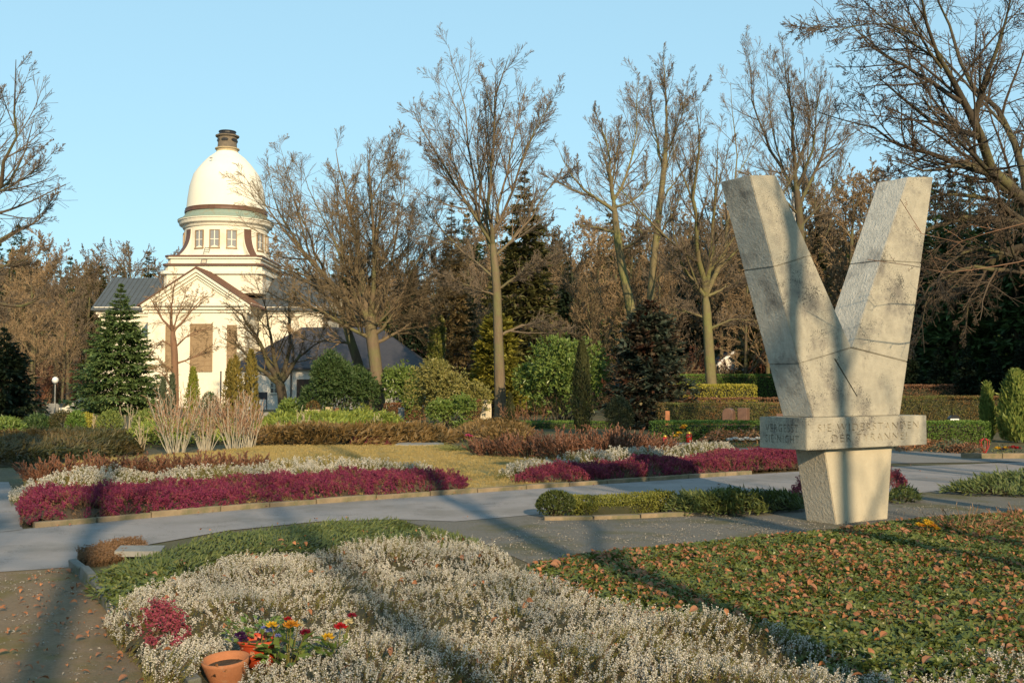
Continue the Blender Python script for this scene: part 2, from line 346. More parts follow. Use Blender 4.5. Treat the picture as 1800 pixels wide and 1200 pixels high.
# ------------------------------------------------------------------ plant builders
def resample(pts, K):
    pts = np.asarray(pts, float); d = np.r_[0, np.cumsum(np.linalg.norm(np.diff(pts[:, :3], axis=0), axis=1))]
    t = np.linspace(0, d[-1], K * 4)
    P = np.stack([np.interp(t, d, pts[:, k]) for k in range(pts.shape[1])], -1)
    for _ in range(2): P[1:-1] = (P[:-2] + 2 * P[1:-1] + P[2:]) / 4
    return P[np.linspace(0, K * 4 - 1, K).astype(int)]
def grow(rng, P0, D0, L, R0, K, wig, up, taper=0.25, minr=0.004):
    N = len(P0); P = np.empty((N, K, 3)); P[:, 0] = P0; D = nrm(D0); st = (L / (K - 1))[:, None]
    for k in range(1, K):
        D = nrm(D + rng.normal(0, wig, (N, 3)) + np.array([0, 0, up])); P[:, k] = P[:, k - 1] + D * st
    R = np.maximum(R0[:, None] * np.linspace(1, taper, K)[None], minr)
    return P, R
def kids(rng, P, R, n, t0, t1, ang, lr, minr, rr=.6, fall=.75, lmax=None):
    N, K, _ = P.shape; Lp = np.linalg.norm(np.diff(P, axis=1), axis=2).sum(1)
    t = t0 + (t1 - t0) * (np.arange(n)[None] + rng.random((N, n))) / n
    x = t * (K - 1); i = np.clip(x.astype(int), 0, K - 2); f = (x - i)[..., None]; r = np.arange(N)[:, None]
    p = P[r, i] * (1 - f) + P[r, i + 1] * f; T = nrm(P[r, i + 1] - P[r, i]); rad = R[r, i] * (1 - f[..., 0]) + R[r, i + 1] * f[..., 0]
    A = nrm(np.cross(T, rng.normal(0, 1, T.shape))); a = np.radians(rng.normal(ang, 10, t.shape))[..., None]
    D = T * np.cos(a) + A * np.sin(a); L = Lp[:, None] * lr * (1 - fall * t) * rng.uniform(.65, 1.3, t.shape)
    if lmax: L = np.minimum(L, lmax * rng.uniform(.7, 1.2, L.shape))
    return p.reshape(-1, 3), D.reshape(-1, 3), L.ravel(), np.maximum(np.minimum(rad.ravel() * rr, L.ravel() * .016 + .002), minr)
def tree_meshes(seed, trunk, limbs, levels, minr=.006, trunkS=8, limbS=6, limb_r=.42, mats=('bark', 'twig'), extra=0, lead0=.75):
    """trunk: (n,4) x y z radius; limbs: list of (n,3) points or (n,4). levels: n,t0,t1,ang,len,wig,up,K,S,lmax"""
    rng = np.random.default_rng(seed); gt, gc = Geo(), Geo()
    tr = resample(trunk, 14)
    tr[0, 3] *= 1.25; rv = tr[:, 3].copy()
    if len(limbs): rv[-1] *= .45; rv[-2] *= .85
    gt.tubes(tr[None, :, :3], rv[None], trunkS)
    Ps, Rs = [], []; AP, AR = tr[:, :3], tr[:, 3]; lead = False
    for l in limbs:
        l = np.asarray(l, float)
        if l.shape[1] == 3:
            k = np.argmin(np.linalg.norm(AP - l[0], axis=1)); top_ = len(tr) - 3 <= k < len(tr); r0 = AR[k] * ((lead0 if not lead else lead0 * .8) if top_ else limb_r if k < len(tr) else .7); lead |= top_; tt = np.linspace(0, 1, len(l))
            l = np.c_[l, np.maximum(minr * 1.4, r0 * (.06 + .94 * (1 - tt) ** 1.15))]
        q = resample(l, 10); q[1:-1, :3] += rng.normal(0, .006 * np.linalg.norm(l[-1, :3] - l[0, :3]), (8, 3))
        Ps.append(q[:, :3]); Rs.append(np.maximum(q[:, 3], minr)); AP = np.concatenate([AP, q[:, :3]]); AR = np.concatenate([AR, q[:, 3]])
    if Ps:
        P = np.array(Ps); R = np.array(Rs); gt.tubes(P, R, limbS)
    else:
        q = resample(trunk, 10); P = q[None, :, :3]; R = q[None, :, 3]
    if extra and Ps:
        p, D, L, r = kids(rng, P, R, extra, .12, .75, 30, .72, minr, rr=.62); Pe, Re = grow(rng, p, D, L, r, 10, .035, .05, taper=.12, minr=minr)
        gt.tubes(Pe, Re, 4); P = np.concatenate([P, Pe]); R = np.concatenate([R, Re])
    first = True
    for (n, t0, t1, ang, lr, wig, up, K, S, lmax) in levels:
        p, D, L, r = kids(rng, P, R, n, t0, t1, ang, lr, minr, lmax=lmax)
        P, R = grow(rng, p, D, L, r, K, wig, up, minr=minr)
        (gt if (first and not Ps) else gc).tubes(P, R, S)
        first = False
    return gt.mesh('trunk', M[mats[0]], True), gc.mesh('crown', M[mats[1]], False)
def put_tree(name, label, loc, meshes, group=None, rz=0, sc=1.0):
    t = thing(name, label, 'tree', loc, group, rz); t.scale = (sc, sc, sc) if not isinstance(sc, tuple) else sc
    link('trunk', meshes[0], t); link('crown', meshes[1], t)
    return t
LV = [(11, .08, 1, 38, .55, .055, .05, 6, 4, 4.0), (8, .08, 1, 36, .6, .07, .04, 4, 3, 2.2), (5, .08, 1, 34, .8, .09, .04, 2, 3, 1.2)]
def tree_px(name, label, d, trunk, limbs, levels=LV, seed=1, spread=.55, minr=.0068, mats=('bark', 'twig'), limb_r=.36, extra=2, lead0=.75):
    """A tree standing at distance d: trunk (px,py,width px), limbs as photo polylines that also lean towards or away."""
    rng = np.random.default_rng(seed + 100); s = d / F
    b = at(trunk[0][0], HZ, d); b[2] = 0
    T = [np.r_[at(px, py, d) - b, w * s / 2] for px, py, w in trunk]
    if T[0][2] > .05: T = [np.r_[T[0][0], 0, -.05, T[0][3] * 1.15]] + T
    else: T[0][2] = -.05
    Ls = []; known = [(px, py, d) for px, py, w in trunk]
    for i, l in enumerate(limbs):
        sl = rng.uniform(.25, 1) * spread * (1 if i % 2 else -1); p0 = at(l[0][0], l[0][1], d); q = []
        near = min(known, key=lambda k: (k[0] - l[0][0]) ** 2 + (k[1] - l[0][1]) ** 2); d0 = near[2]
        for px, py in l:
            w = at(px, py, d); dist = np.linalg.norm(w - p0); y = d0 + sl * dist; q.append(at(px, py, y) - b); known.append((px, py, y))
        Ls.append(np.array(q))
    me = tree_meshes(seed, np.array(T), Ls, levels, minr, mats=mats, limb_r=limb_r, extra=extra, lead0=lead0)
    return put_tree(name, label, tuple(b), me)
def generic_tree(seed, h, r, crown0=.3, n=10, ang=45, ln=.45, mats=('bark', 'twig'), minr=.012, up=.12, lv=None, wig=.03):
    rng = np.random.default_rng(seed)
    P, R = grow(rng, np.zeros((1, 3)), np.array([[0, 0, 1.]]), np.array([h * .92]), np.array([r]), 9, wig, .03, taper=.12)
    tr = np.c_[P[0], R[0]]
    p, D, L, rr = kids(rng, P, R, n, crown0, .97, ang, ln, minr, rr=.55)
    Pl, Rl = grow(rng, p, D, L, rr, 8, .06, up, minr=minr)
    limbs = [np.c_[Pl[i], Rl[i]] for i in range(len(Pl))] + [np.c_[P[0][4:], R[0][4:]]]
    return tree_meshes(seed, tr, limbs, lv or [(10, .1, 1, 42, .48, .06, .05, 5, 3, 3.4), (9, .12, 1, 42, .5, .08, .04, 4, 3, 1.8), (6, .1, 1, 40, .6, .1, .03, 2, 3, 1.0)], minr, 6, 5, mats=mats)

def conifer_meshes(seed, h, rb, rows, per, droop=.25, nt=9, nl=5, ll=.2, lw=.05, power=.85, leaf='fir', bark='bark_dark', lift=.0, skirt=.02, hang=.0):
    rng = np.random.default_rng(seed); gt, gl = Geo(), Geo()
    tr = np.array([[0, 0, -.05, h * .018], [0, 0, h * .5, h * .011], [0, 0, h * .985, .012]]); q = resample(tr, 8); gt.tubes(q[None, :, :3], q[None, :, 3], 6)
    z = h * (skirt + (1 - skirt) * (np.arange(rows) + .5) / rows) ; z = np.repeat(z, per) + rng.normal(0, h / rows * .2, rows * per); z = np.clip(z, .08, h * .985)
    az = np.tile(np.arange(per) * 6.283 / per, rows) + np.repeat(np.arange(rows) * 2.4, per) + rng.normal(0, .25, rows * per)
    L = rb * np.maximum(1 - z / h, .015) ** power * rng.uniform(.72, 1.12, len(z)) + .03; ls = np.clip(L / (rb * .4), .3, 1)
    out = np.stack([np.cos(az), np.sin(az), np.zeros_like(az)], -1); N = len(z); K = 6; s = np.linspace(0, 1, K)
    slope = (lift + .35 * (z / h) ** 2)[:, None]; dz = L[:, None] * (slope * s - droop * s ** 1.6 + droop * .55 * s ** 4)
    P = np.zeros((N, K, 3)); P[..., :2] = out[:, None, :2] * (L[:, None] * s)[..., None]; P[..., 2] = z[:, None] + dz
    gt.tubes(P, np.maximum(L[:, None] * .012 * (1 - .8 * s), .005), 3)
    # side twigs
    t = (.18 + .82 * (np.arange(nt) + rng.random((N, nt))) / nt); x = t * (K - 1); i = np.clip(x.astype(int), 0, K - 2); f = (x - i)[..., None]; r = np.arange(N)[:, None]
    p = P[r, i] * (1 - f) + P[r, i + 1] * f; T = nrm(P[r, i + 1] - P[r, i]); side = np.where(np.arange(nt) % 2 == 0, 1, -1)[None, :, None]
    S = nrm(np.cross(T, np.array([0, 0, 1.]))) * side; D = nrm(T * .75 + S * .75 + np.array([0, 0, -hang]) + rng.normal(0, .1, T.shape)); tl = (L[:, None] * .42 * (1 - .6 * t) + .1 * ls[:, None]) * rng.uniform(.7, 1.2, t.shape)
    # needles sprays along side twigs and along the branch end
    u = (np.arange(nl) + .3) / nl; q = p[:, :, None] + D[:, :, None] * (tl[..., None] * u)[..., None]; q = q.reshape(-1, 3)
    Dn = np.repeat(D.reshape(-1, 3), nl, 0); n = len(q); Dn = nrm(Dn + rng.normal(0, .35, (n, 3))); Nn = np.array([0, 0, 1.]) + rng.normal(0, .45, (n, 3))
    lsn = np.repeat(ls, nt * nl); gl.leaves(q, Dn, Nn, ll * lsn * rng.uniform(.7, 1.3, n), lw * lsn * rng.uniform(.7, 1.3, n), .1)
    q2 = (P[:, 2:].reshape(-1, 3)); d2 = np.repeat(T[:, -1], K - 2, 0); gl.leaves(q2, d2, np.array([0, 0, 1.]) + rng.normal(0, .3, q2.shape), ll * 1.3 * np.repeat(ls, K - 2), lw * 1.3 * np.repeat(ls, K - 2), .1)
    k = 24; gl.leaves(np.c_[rng.normal(0, .02, (k, 2)), h * rng.uniform(.93, .985, k)], np.c_[rng.normal(0, .5, (k, 2)), np.ones(k)], rng.normal(0, 1, (k, 3)), ll * .5, lw * .4, .1)
    return gt.mesh('trunk', M[bark], True), gl.mesh('crown', M[leaf])

def lumps(rng, D, n=7, k=3.0):
    v = np.zeros(len(D))
    for _ in range(n): a = rng.normal(0, k, 3); v += np.sin(D @ a + rng.random() * 6.28)
    return v / n
def cloud(seed, radii, n, inner=.55, top=True, lump=.35, k=3.2):
    rng = np.random.default_rng(seed); D = nrm(rng.normal(0, 1, (n, 3)))
    if top: D[:, 2] = np.abs(D[:, 2]) * np.where(rng.random(n) < .75, 1, -.55); D = nrm(D)
    r = 1 + lump * lumps(rng, D, k=k); u = inner + (1 - inner) * np.sqrt(rng.random(n))
    return D * np.array(radii) * (r * u)[:, None], D, rng
def leafy(name, label, cat, loc, radii, n, leaf, L, W, seed, whorl=1, lump=.35, out=.7, up=.25, inner=.55, group=None, rz=0, k=3.2, stems='bark_dark', zc=None, lobes=1):
    """Evergreen shrub: stems + leaves through the crown's volume, in whorls at the shoot tips."""
    P, D, rng = cloud(seed, radii, n, inner, lump=lump, k=k)
    if lobes > 1:
        C = nrm(rng.normal(0, 1, (lobes, 3))) * np.array([.74, .74, .72]); C[:, 2] = np.abs(C[:, 2]) * 1.0 - .2; C[0] = (0, 0, .1); sz = rng.uniform(.34, .56, lobes); sz[0] = .62; w = rng.integers(0, lobes, n)
        P = P * sz[w][:, None] + C[w] * np.array(radii)
    zc = radii[2] * .42 if zc is None else zc
    P[:, 2] += zc; keep = P[:, 2] > .03; P, D = P[keep], D[keep]; n = len(P)
    P = np.repeat(P, whorl, 0); D = np.repeat(D, whorl, 0); m = len(P)
    dd = nrm(D * out + rng.normal(0, .6, (m, 3)) + np.array([0, 0, up])); N_ = D + rng.normal(0, .5, (m, 3)) + np.array([0, 0, .6])
    g = Geo().leaves(P, dd, N_, L * rng.uniform(.7, 1.25, m), W * rng.uniform(.75, 1.2, m), .2)
    t = thing(name, label, cat, tuple(loc), group, rz)
    g.build('foliage', M[leaf], t)
    ns = 14; e = P[rng.integers(0, m, ns)] * .85; s0 = np.c_[rng.normal(0, .08 * radii[0], (ns, 2)), np.zeros(ns)]
    tt = np.linspace(0, 1, 5)[None, :, None]; pts = s0[:, None] * (1 - tt) + e[:, None] * tt; pts[:, :, 2] += (np.sin(tt[..., 0] * 3.14) * .1 * radii[2]); pts[:, 0, 2] = -.03
    Geo().tubes(pts, np.linspace(.03, .008, 5)[None] * np.ones((ns, 1)), 4).build('stems', M[stems], t)['kind'] = 'stuff'
    return t
def column(name, label, loc, h, r, n, leaf, seed, L=.16, W=.05, tips=1, group=None, power=.6, cat='shrub', lean=.0):
    """Upright conifer: one or several pointed columns of steep sprays."""
    rng = np.random.default_rng(seed); g = Geo(); t = thing(name, label, cat, tuple(loc), group); st = Geo()
    for k in range(tips):
        a = k * 6.283 / max(tips, 1) + rng.random(); off = np.array([math.cos(a), math.sin(a) * .5]) * r * (.75 if tips > 1 else 0); hh = h * (1 if k == 0 else rng.uniform(.72, .95)); rr = r * (.55 if tips > 1 else 1)
        m = n // tips; z = hh * rng.random(m) ** .85; az = rng.random(m) * 6.283
        pr = rr * np.minimum(1, (1 - z / hh) ** power * 1.25) * np.minimum(1, .55 + z / hh * 1.6) * (1 + .2 * np.sin(az * 3 + z * 9 / max(h, .1)) ) * np.sqrt(rng.uniform(.35, 1, m))
        o = np.stack([np.cos(az), np.sin(az), np.zeros(m)], -1); P = o * pr[:, None]; P[:, 2] = z; P[:, :2] += off
        D = o * .45 + np.array([0, 0, 1.]) + rng.normal(0, .25, (m, 3)); g.leaves(P, D, o + rng.normal(0, .4, (m, 3)), L * rng.uniform(.6, 1.3, m), W * rng.uniform(.7, 1.3, m), .1)
        st.tube([(off[0], off[1], -.04), (off[0], off[1], hh * .8)], [.035, .012], 5)
    g.build('foliage', M[leaf], t); st.build('trunk', M['bark_dark'], t)
    return t
def hedge(name, label, a, b, depth, h, leaf, seed, dens=420, L=.055, W=.035, group=None, core='hedge_core', wob=.03):
    """Clipped hedge between ground points a and b (its front line), depth to the back."""
    a, b = np.array(a[:2], float), np.array(b[:2], float); c = (a + b) / 2; rng = np.random.default_rng(seed)
    ln = np.linalg.norm(b - a); t = thing(name, label, 'hedge', (c[0], c[1], 0), group, math.atan2(b[1] - a[1], b[0] - a[0]))
    nx = max(int(ln / .25), 2); xs = np.linspace(-ln / 2 + .12, ln / 2 - .12, nx); g = Geo()
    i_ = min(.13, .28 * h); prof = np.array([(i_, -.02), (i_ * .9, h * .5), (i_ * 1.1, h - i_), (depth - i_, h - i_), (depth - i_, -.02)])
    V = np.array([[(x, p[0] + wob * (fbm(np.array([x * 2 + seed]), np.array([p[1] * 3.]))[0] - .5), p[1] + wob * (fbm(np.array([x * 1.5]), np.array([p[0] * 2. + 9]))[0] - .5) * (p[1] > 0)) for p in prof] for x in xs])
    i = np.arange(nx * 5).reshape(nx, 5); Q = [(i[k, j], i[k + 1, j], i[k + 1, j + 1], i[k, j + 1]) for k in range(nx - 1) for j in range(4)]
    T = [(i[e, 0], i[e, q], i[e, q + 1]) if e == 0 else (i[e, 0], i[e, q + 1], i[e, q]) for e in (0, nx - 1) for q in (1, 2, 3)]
    g.add(V.reshape(-1, 3), Q, T); g.build('inner_core', M[core], t)  # solid body, coloured near black to keep the gaps between leaves dark
    def face(n, f): P = f(rng.random(n), rng.random(n)); return P
    nf, ntp, ne = int(ln * h * dens * 1.5), int(ln * depth * dens * 1.3), int(depth * h * dens)
    P1 = np.stack([(rng.random(nf) - .5) * ln, np.abs(rng.normal(0, .045, nf)), rng.random(nf) * h], -1); P2 = np.stack([(rng.random(ntp) - .5) * ln, rng.random(ntp) * depth, h - np.abs(rng.normal(0, .04, ntp))], -1)
    P3 = np.stack([np.where(rng.random(ne) < .5, -.5, .5) * ln, rng.random(ne) * depth, rng.random(ne) * h], -1)
    for P, N0 in ((P1, (0, -1, .2)), (P2, (0, 0, 1)), (P3, (1, 0, .2))):
        P[:, 2] += wob * 2 * (fbm(P[:, 0] * 1.2 + seed, P[:, 1] * 2) - .5); P[:, 1] += wob * 2 * (fbm(P[:, 0] * 1.7, P[:, 2] * 2 + seed) - .5)
    P = np.concatenate([P1, P2, P3]); N0 = np.concatenate([np.tile((0, -1, .2), (nf, 1)), np.tile((0, 0, 1.), (ntp, 1)), np.c_[np.sign(P3[:, :1]), np.zeros((ne, 1)), np.full((ne, 1), .2)]])
    m = len(P); D = nrm(N0 * .8 + rng.normal(0, .7, (m, 3)) + np.array([0, 0, .35])); Geo().leaves(P, D, N0 + rng.normal(0, .5, (m, 3)), L * rng.uniform(.7, 1.3, m), W * rng.uniform(.7, 1.3, m)).build('foliage', M[leaf], t)
    return t
def spreader(name, label, poly, h, leaf, seed, dens=260, L=.16, W=.03, group=None, cat='shrub', lean=(0, -.3), edge=.5, fine=3, rise=.38):
    """Low spreading juniper over a ground polygon: arching feathery sprays."""
    A = np.array([p[:2] for p in poly]); c = A.mean(0); rng = np.random.default_rng(seed); P2 = fill(poly, dens, rng); d = edge_dist(P2, A)
    z = h * np.clip(d / edge, .12, 1) ** .6 * (.45 + .9 * fbm(P2[:, 0] * .9 + seed, P2[:, 1] * .9)) * rng.uniform(.55, 1.0, len(P2))
    P = np.c_[P2 - c, z]; az = fbm(P2[:, 0] * .5, P2[:, 1] * .5 + seed) * 14; m = len(P); g = Geo()
    D0 = nrm(np.stack([np.cos(az), np.sin(az), np.full(m, rise)], -1) + np.array([lean[0], lean[1], 0]) + rng.normal(0, .3, (m, 3)))
    for k in range(fine):
        D = nrm(D0 + rng.normal(0, .38, (m, 3))); q = P + D0 * L * .8 * k / fine
        g.leaves(q, D, np.array([0, 0, 1.]) + rng.normal(0, .5, (m, 3)), L * rng.uniform(.5, 1.1, m), W * rng.uniform(.7, 1.3, m), .1)
    t = thing(name, label, cat, (c[0], c[1], 0), group); g.build('foliage', M[leaf], t)
    idx = rng.integers(0, m, min(m // 12 + 8, 160)); e = P[idx]; s0 = e * np.array([.6, .6, 0]); tt = np.linspace(0, 1, 4)[None, :, None]
    Geo().tubes(s0[:, None] * (1 - tt) + e[:, None] * tt, np.linspace(.014, .005, 4)[None] * np.ones((len(idx), 1)), 3).build('stems', M['bark_dark'], t)['kind'] = 'stuff'
    return t
def twiggy(name, label, loc, r, h, n, mats, seed, lv=2, minr=.004, spread=.6, group=None, cat='shrub', base_r=.25, up=.06, r0=.009, sub=6):
    """Deciduous shrub bare of leaves: arching stems from the ground with fine twigs."""
    rng = np.random.default_rng(seed); a = rng.random(n) * 6.283; q = np.sqrt(rng.random(n)); p0 = np.stack([np.cos(a) * q * r * base_r, np.sin(a) * q * r * base_r, np.full(n, -.02)], -1)
    D = np.stack([np.cos(a) * q * spread, np.sin(a) * q * spread, np.ones(n)], -1) + rng.normal(0, .12, (n, 3)); L = h * rng.uniform(.7, 1.12, n)
    P, R = grow(rng, p0, D, L, np.full(n, r0), 6, .07, up, taper=.4, minr=minr); t = thing(name, label, cat, tuple(loc), group)
    Geo().tubes(P, R, 4).build('stems', M[mats[0]], t)['kind'] = 'stuff'; g = Geo()
    for k in range(lv):
        p, D, L2, rr = kids(rng, P, R, sub, .3 if k == 0 else .15, 1, 32, .38, minr, rr=.7); P, R = grow(rng, p, D, L2, rr, 4 if k == 0 else 3, .14, up, minr=minr); g.tubes(P, R, 3)
    g.build('twigs', M[mats[1]], t)['kind'] = 'stuff'
    return t
def sprig(seed, mats, n=15, h=.13, fl=.011, fw=.007, fs=.42, green=16):
    rng = np.random.default_rng(seed); g = Geo(); bend = rng.normal(0, .12, 2)
    def sp(z): return np.stack([bend[0] * z * z / h, bend[1] * z * z / h, z], -1)
    zz = np.linspace(-.04, h, 4); g.tubes(sp(zz)[None], np.array([[.0016, .0015, .0013, .0008]]), 3, m=1)
    z = fs * h + (1 - fs) * h * rng.random(n) ** .9; a = rng.random(n) * 6.283; o = np.stack([np.cos(a), np.sin(a), rng.uniform(-.25, .5, n)], -1)
    for k in range(2): g.leaves(sp(z) + o * .001, o, np.stack([-np.sin(a) * (k == 0), np.cos(a) * (k == 0), np.full(n, 1. * (k == 1) + .2)], -1) + .01, fl * rng.uniform(.8, 1.3, n), fw * rng.uniform(.8, 1.2, n), .0, m=0)
    z = h * rng.uniform(-.1, fs + .25, green); a = rng.random(green) * 6.283; o = np.stack([np.cos(a) * .8, np.sin(a) * .8, np.full(green, .9)], -1)
    g.leaves(sp(z), o, rng.normal(0, 1, (green, 3)), .016 * rng.uniform(.7, 1.3, green), .0035, 0, m=1)
    return g.mesh('sprig_%d' % seed, [M[mats[0]], M[mats[1]]])
def heath_bed(name, label, poly, h, variants, dens, seed, lean=(0, 0), sc=(.8, 1.25), mound=.9, edge=.25, holes=None, z0=0.0, cat='heath', keep=None, low=.09, patch=None):
    rng = np.random.default_rng(seed); P2 = fill(poly, dens, rng); A = [p[:2] for p in poly]
    if keep is not None: P2 = P2[keep(P2)]
    d = edge_dist(P2, A); e = .004
    hf = lambda x, y: h * (.2 + 1.25 * fbm(x * mound + seed, y * mound, 3))
    z = hf(P2[:, 0], P2[:, 1]); dx = (hf(P2[:, 0] + e, P2[:, 1]) - z) / e; dy = (hf(P2[:, 0], P2[:, 1] + e) - z) / e
    ed = np.clip(d / edge, .15, 1) ** .5; z = z * ed * rng.uniform(.8, 1.05, len(P2)); ok = rng.random(len(P2)) > (holes or 0) * (fbm(P2[:, 0] * 2.2 + 40, P2[:, 1] * 2.2) > .56)
    cl = fbm(P2[:, 0] * 3 + 7, P2[:, 1] * 3) * 12.6
    D = np.stack([-dx * 1.6 + lean[0] + .35 * np.cos(cl), -dy * 1.6 + lean[1] + .35 * np.sin(cl), np.ones(len(P2))], -1) + rng.normal(0, .15, (len(P2), 3))
    s = rng.uniform(sc[0], sc[1], len(P2)); pts = np.c_[P2, z0 + np.maximum(z - low * s, .0)]
    idx = None
    if patch:                                   # the first `patch` variants (leafy or withered shoots) gather in patches
        nz = fbm(P2[:, 0] * 1.5 + 50, P2[:, 1] * 1.5); odd = rng.random(len(P2)) < np.clip((nz - .42) * 3.5, .14, .58)
        idx = np.where(odd, rng.integers(0, patch, len(P2)), rng.integers(patch, len(variants), len(P2)))[ok]
    return scatter(name, pts[ok], euler_up(D[ok], rng), s[ok], variants, label, cat, idx=idx)
def mound(name, poly, h, mat_, z0=0.01, mound_=.9, seed=0, cell=.06, edge=.25, dips=()):
    """Soil and dead wood under a bed of plants: a real bumpy surface a little below the shoot tips."""
    A = np.array([p[:2] for p in poly]); lo, hi = A.min(0), A.max(0); xs = np.arange(lo[0], hi[0] + cell, cell); ys = np.arange(lo[1], hi[1] + cell, cell)
    X, Y = np.meshgrid(xs, ys, indexing='ij'); P = np.c_[X.ravel(), Y.ravel()]; ins = inpoly(P, A); d = np.where(ins, edge_dist(P, A), 0)
    z = z0 + np.where(ins, h * (.2 + 1.25 * fbm(P[:, 0] * mound_ + seed, P[:, 1] * mound_, 3)) * np.clip(d / edge, 0, 1) ** .5, -.02); i = np.arange(len(P)).reshape(X.shape)
    for x, y, r in dips: z = np.where(np.hypot(P[:, 0] - x, P[:, 1] - y) < r, np.minimum(z, .012), z)
    Q = np.stack([i[:-1, :-1], i[1:, :-1], i[1:, 1:], i[:-1, 1:]], -1).reshape(-1, 4); Q = Q[ins[Q].all(1)]; used = np.unique(Q); mp = np.zeros(len(P), int); mp[used] = np.arange(len(used))
    o = Geo().add(np.c_[P, z][used], mp[Q]).build(name, M[mat_], smooth=True); o['kind'] = 'structure'; return o
# ------------------------------------------------------------------ ground, paths, kerbs
def GP(L, z=0.0): return [G(px, py, z) for px, py in L]
g = Geo(); g.add([(-1500, -1500, 0), (1500, -1500, 0), (1500, 3000, 0), (-1500, 3000, 0)], [(0, 1, 2, 3)]); struct(g.build('ground', M['ground']))
UP = [(-260, 958), (55, 929), (150, 921), (300, 907), (450, 894), (600, 883), (700, 876), (800, 869), (960, 858), (1080, 850), (1200, 842), (1320, 834), (1420, 828), (1560, 821), (1680, 817), (1800, 812), (2100, 802)]
LO = [(2100, 826), (1800, 838), (1720, 850), (1660, 862), (1560, 873), (1420, 878), (1250, 886), (1100, 894), (950, 904), (800, 917), (700, 913), (560, 917), (400, 933), (260, 958), (140, 985), (120, 998), (-60, 1010), (-260, 1016)]
sheet('path', GP(UP + LO), .008, M['asphalt'])
sheet('gravel_path', GP([(700, 913), (800, 917), (950, 904), (1100, 894), (1250, 886), (1420, 878), (1560, 873), (1660, 862), (1800, 870), (2000, 868), (2000, 915), (1800, 905), (1640, 912), (1450, 935), (1300, 952), (1050, 978), (940, 995), (850, 955)]), .004, M['gravel'])
sheet('gravel_strip', GP([(-200, 1000), (130, 985), (180, 1050), (260, 1130), (330, 1210), (420, 1330), (-700, 1330)]), .004, M['mossgravel'])
sheet('side_path', [G(1130, 806), G(1400, 806), G(1560, 815), G(1800, 812), G(1830, 800), G(1560, 792), G(1400, 788), G(1170, 788)], .012, M['gravel_light'])
sheet('far_path', GP([(690, 765), (800, 768), (800, 757), (700, 756)]), .008, M['gravel'])
sheet('branch_path', GP([(-250, 962), (40, 932), (30, 880), (15, 848), (-60, 848), (-250, 900)]), .012, M['asphalt'])
LAWN = GP([(40, 850), (60, 925), (300, 905), (600, 881), (820, 867), (1000, 853), (1100, 838), (1080, 815), (900, 792), (700, 785), (470, 788), (350, 800), (130, 815)])
lawn = sheet('lawn', LAWN, .07, M['lawn'])
kerb = struct(thing('kerb', None, None)); del_ = kerb
pl = np.array([G(x, y)[:2] for x, y in UP[1:12]]); pl = resample(np.c_[pl, np.zeros(len(pl))], 60)[:, :2]
seg = np.r_[0, np.cumsum(np.linalg.norm(np.diff(pl, axis=0), axis=1))]; s = 0; k = 0; rs = random.Random(4)
while s < seg[-1] - .3:
    ln = rs.uniform(.62, .95); e = min(s + ln, seg[-1]); a = np.array([np.interp(s + .006, seg, pl[:, i]) for i in (0, 1)]); b = np.array([np.interp(e - .006, seg, pl[:, i]) for i in (0, 1)])
    c = (a + b) / 2; L = np.linalg.norm(b - a); h = .075 + rs.uniform(-.008, .008)
    bm = bmesh.new(); bmesh.ops.create_cube(bm, size=1); bmesh.ops.scale(bm, vec=(L, .10, h + .03), verts=bm.verts); bmesh.ops.bevel(bm, geom=bm.edges[:], offset=.008, segments=1, affect='EDGES')
    me = bpy.data.meshes.new('kerb_stone'); bm.to_mesh(me); bm.free(); me.materials.append(M['kerb'])
    o = link('kerb_stone', me, kerb, (c[0], c[1] + .05, h / 2 - .015), math.atan2(b[1] - a[1], b[0] - a[0]) + rs.uniform(-.012, .012)); s = e
def edging(name, pts, matn, ln0, w, h, rnd=.02, seed=1):
    root = struct(thing(name, None, None)); pl = np.array([G(x, y)[:2] for x, y in pts]); pl = resample(np.c_[pl, np.zeros(len(pl))], 50)[:, :2]; rs = random.Random(seed)
    seg = np.r_[0, np.cumsum(np.linalg.norm(np.diff(pl, axis=0), axis=1))]; s = 0
    while s < seg[-1] - .1:
        e = min(s + ln0, seg[-1]); a, b = [np.array([np.interp(q, seg, pl[:, i]) for i in (0, 1)]) for q in (s + .006, e - .006)]; c = (a + b) / 2
        bm = bmesh.new(); bmesh.ops.create_cube(bm, size=1); bmesh.ops.scale(bm, vec=(np.linalg.norm(b - a), w, h + .04), verts=bm.verts); bmesh.ops.bevel(bm, geom=bm.edges[:], offset=.006, segments=1, affect='EDGES')
        me = bpy.data.meshes.new('edging_stone'); bm.to_mesh(me); bm.free(); me.materials.append(M[matn])
        o = link('edging_stone', me, root, (c[0], c[1], h / 2 - .02 + rs.uniform(-.01, .01)), math.atan2(b[1] - a[1], b[0] - a[0])); o.rotation_euler[0] = rs.uniform(-rnd, rnd) * 4; s = e
edging('bed_edging', [(128, 1000), (150, 1018), (185, 1062), (235, 1118), (275, 1150), (345, 1225)], 'concrete', .5, .07, .10, .03)
edging('bed_edging', [(955, 914), (1080, 912), (1210, 906), (1290, 900)], 'kerb', .6, .12, .05, .01, 3)
edging('bed_edging', [(1690, 806), (1760, 806), (1900, 806)], 'kerb', .9, .1, .12, .01, 5)

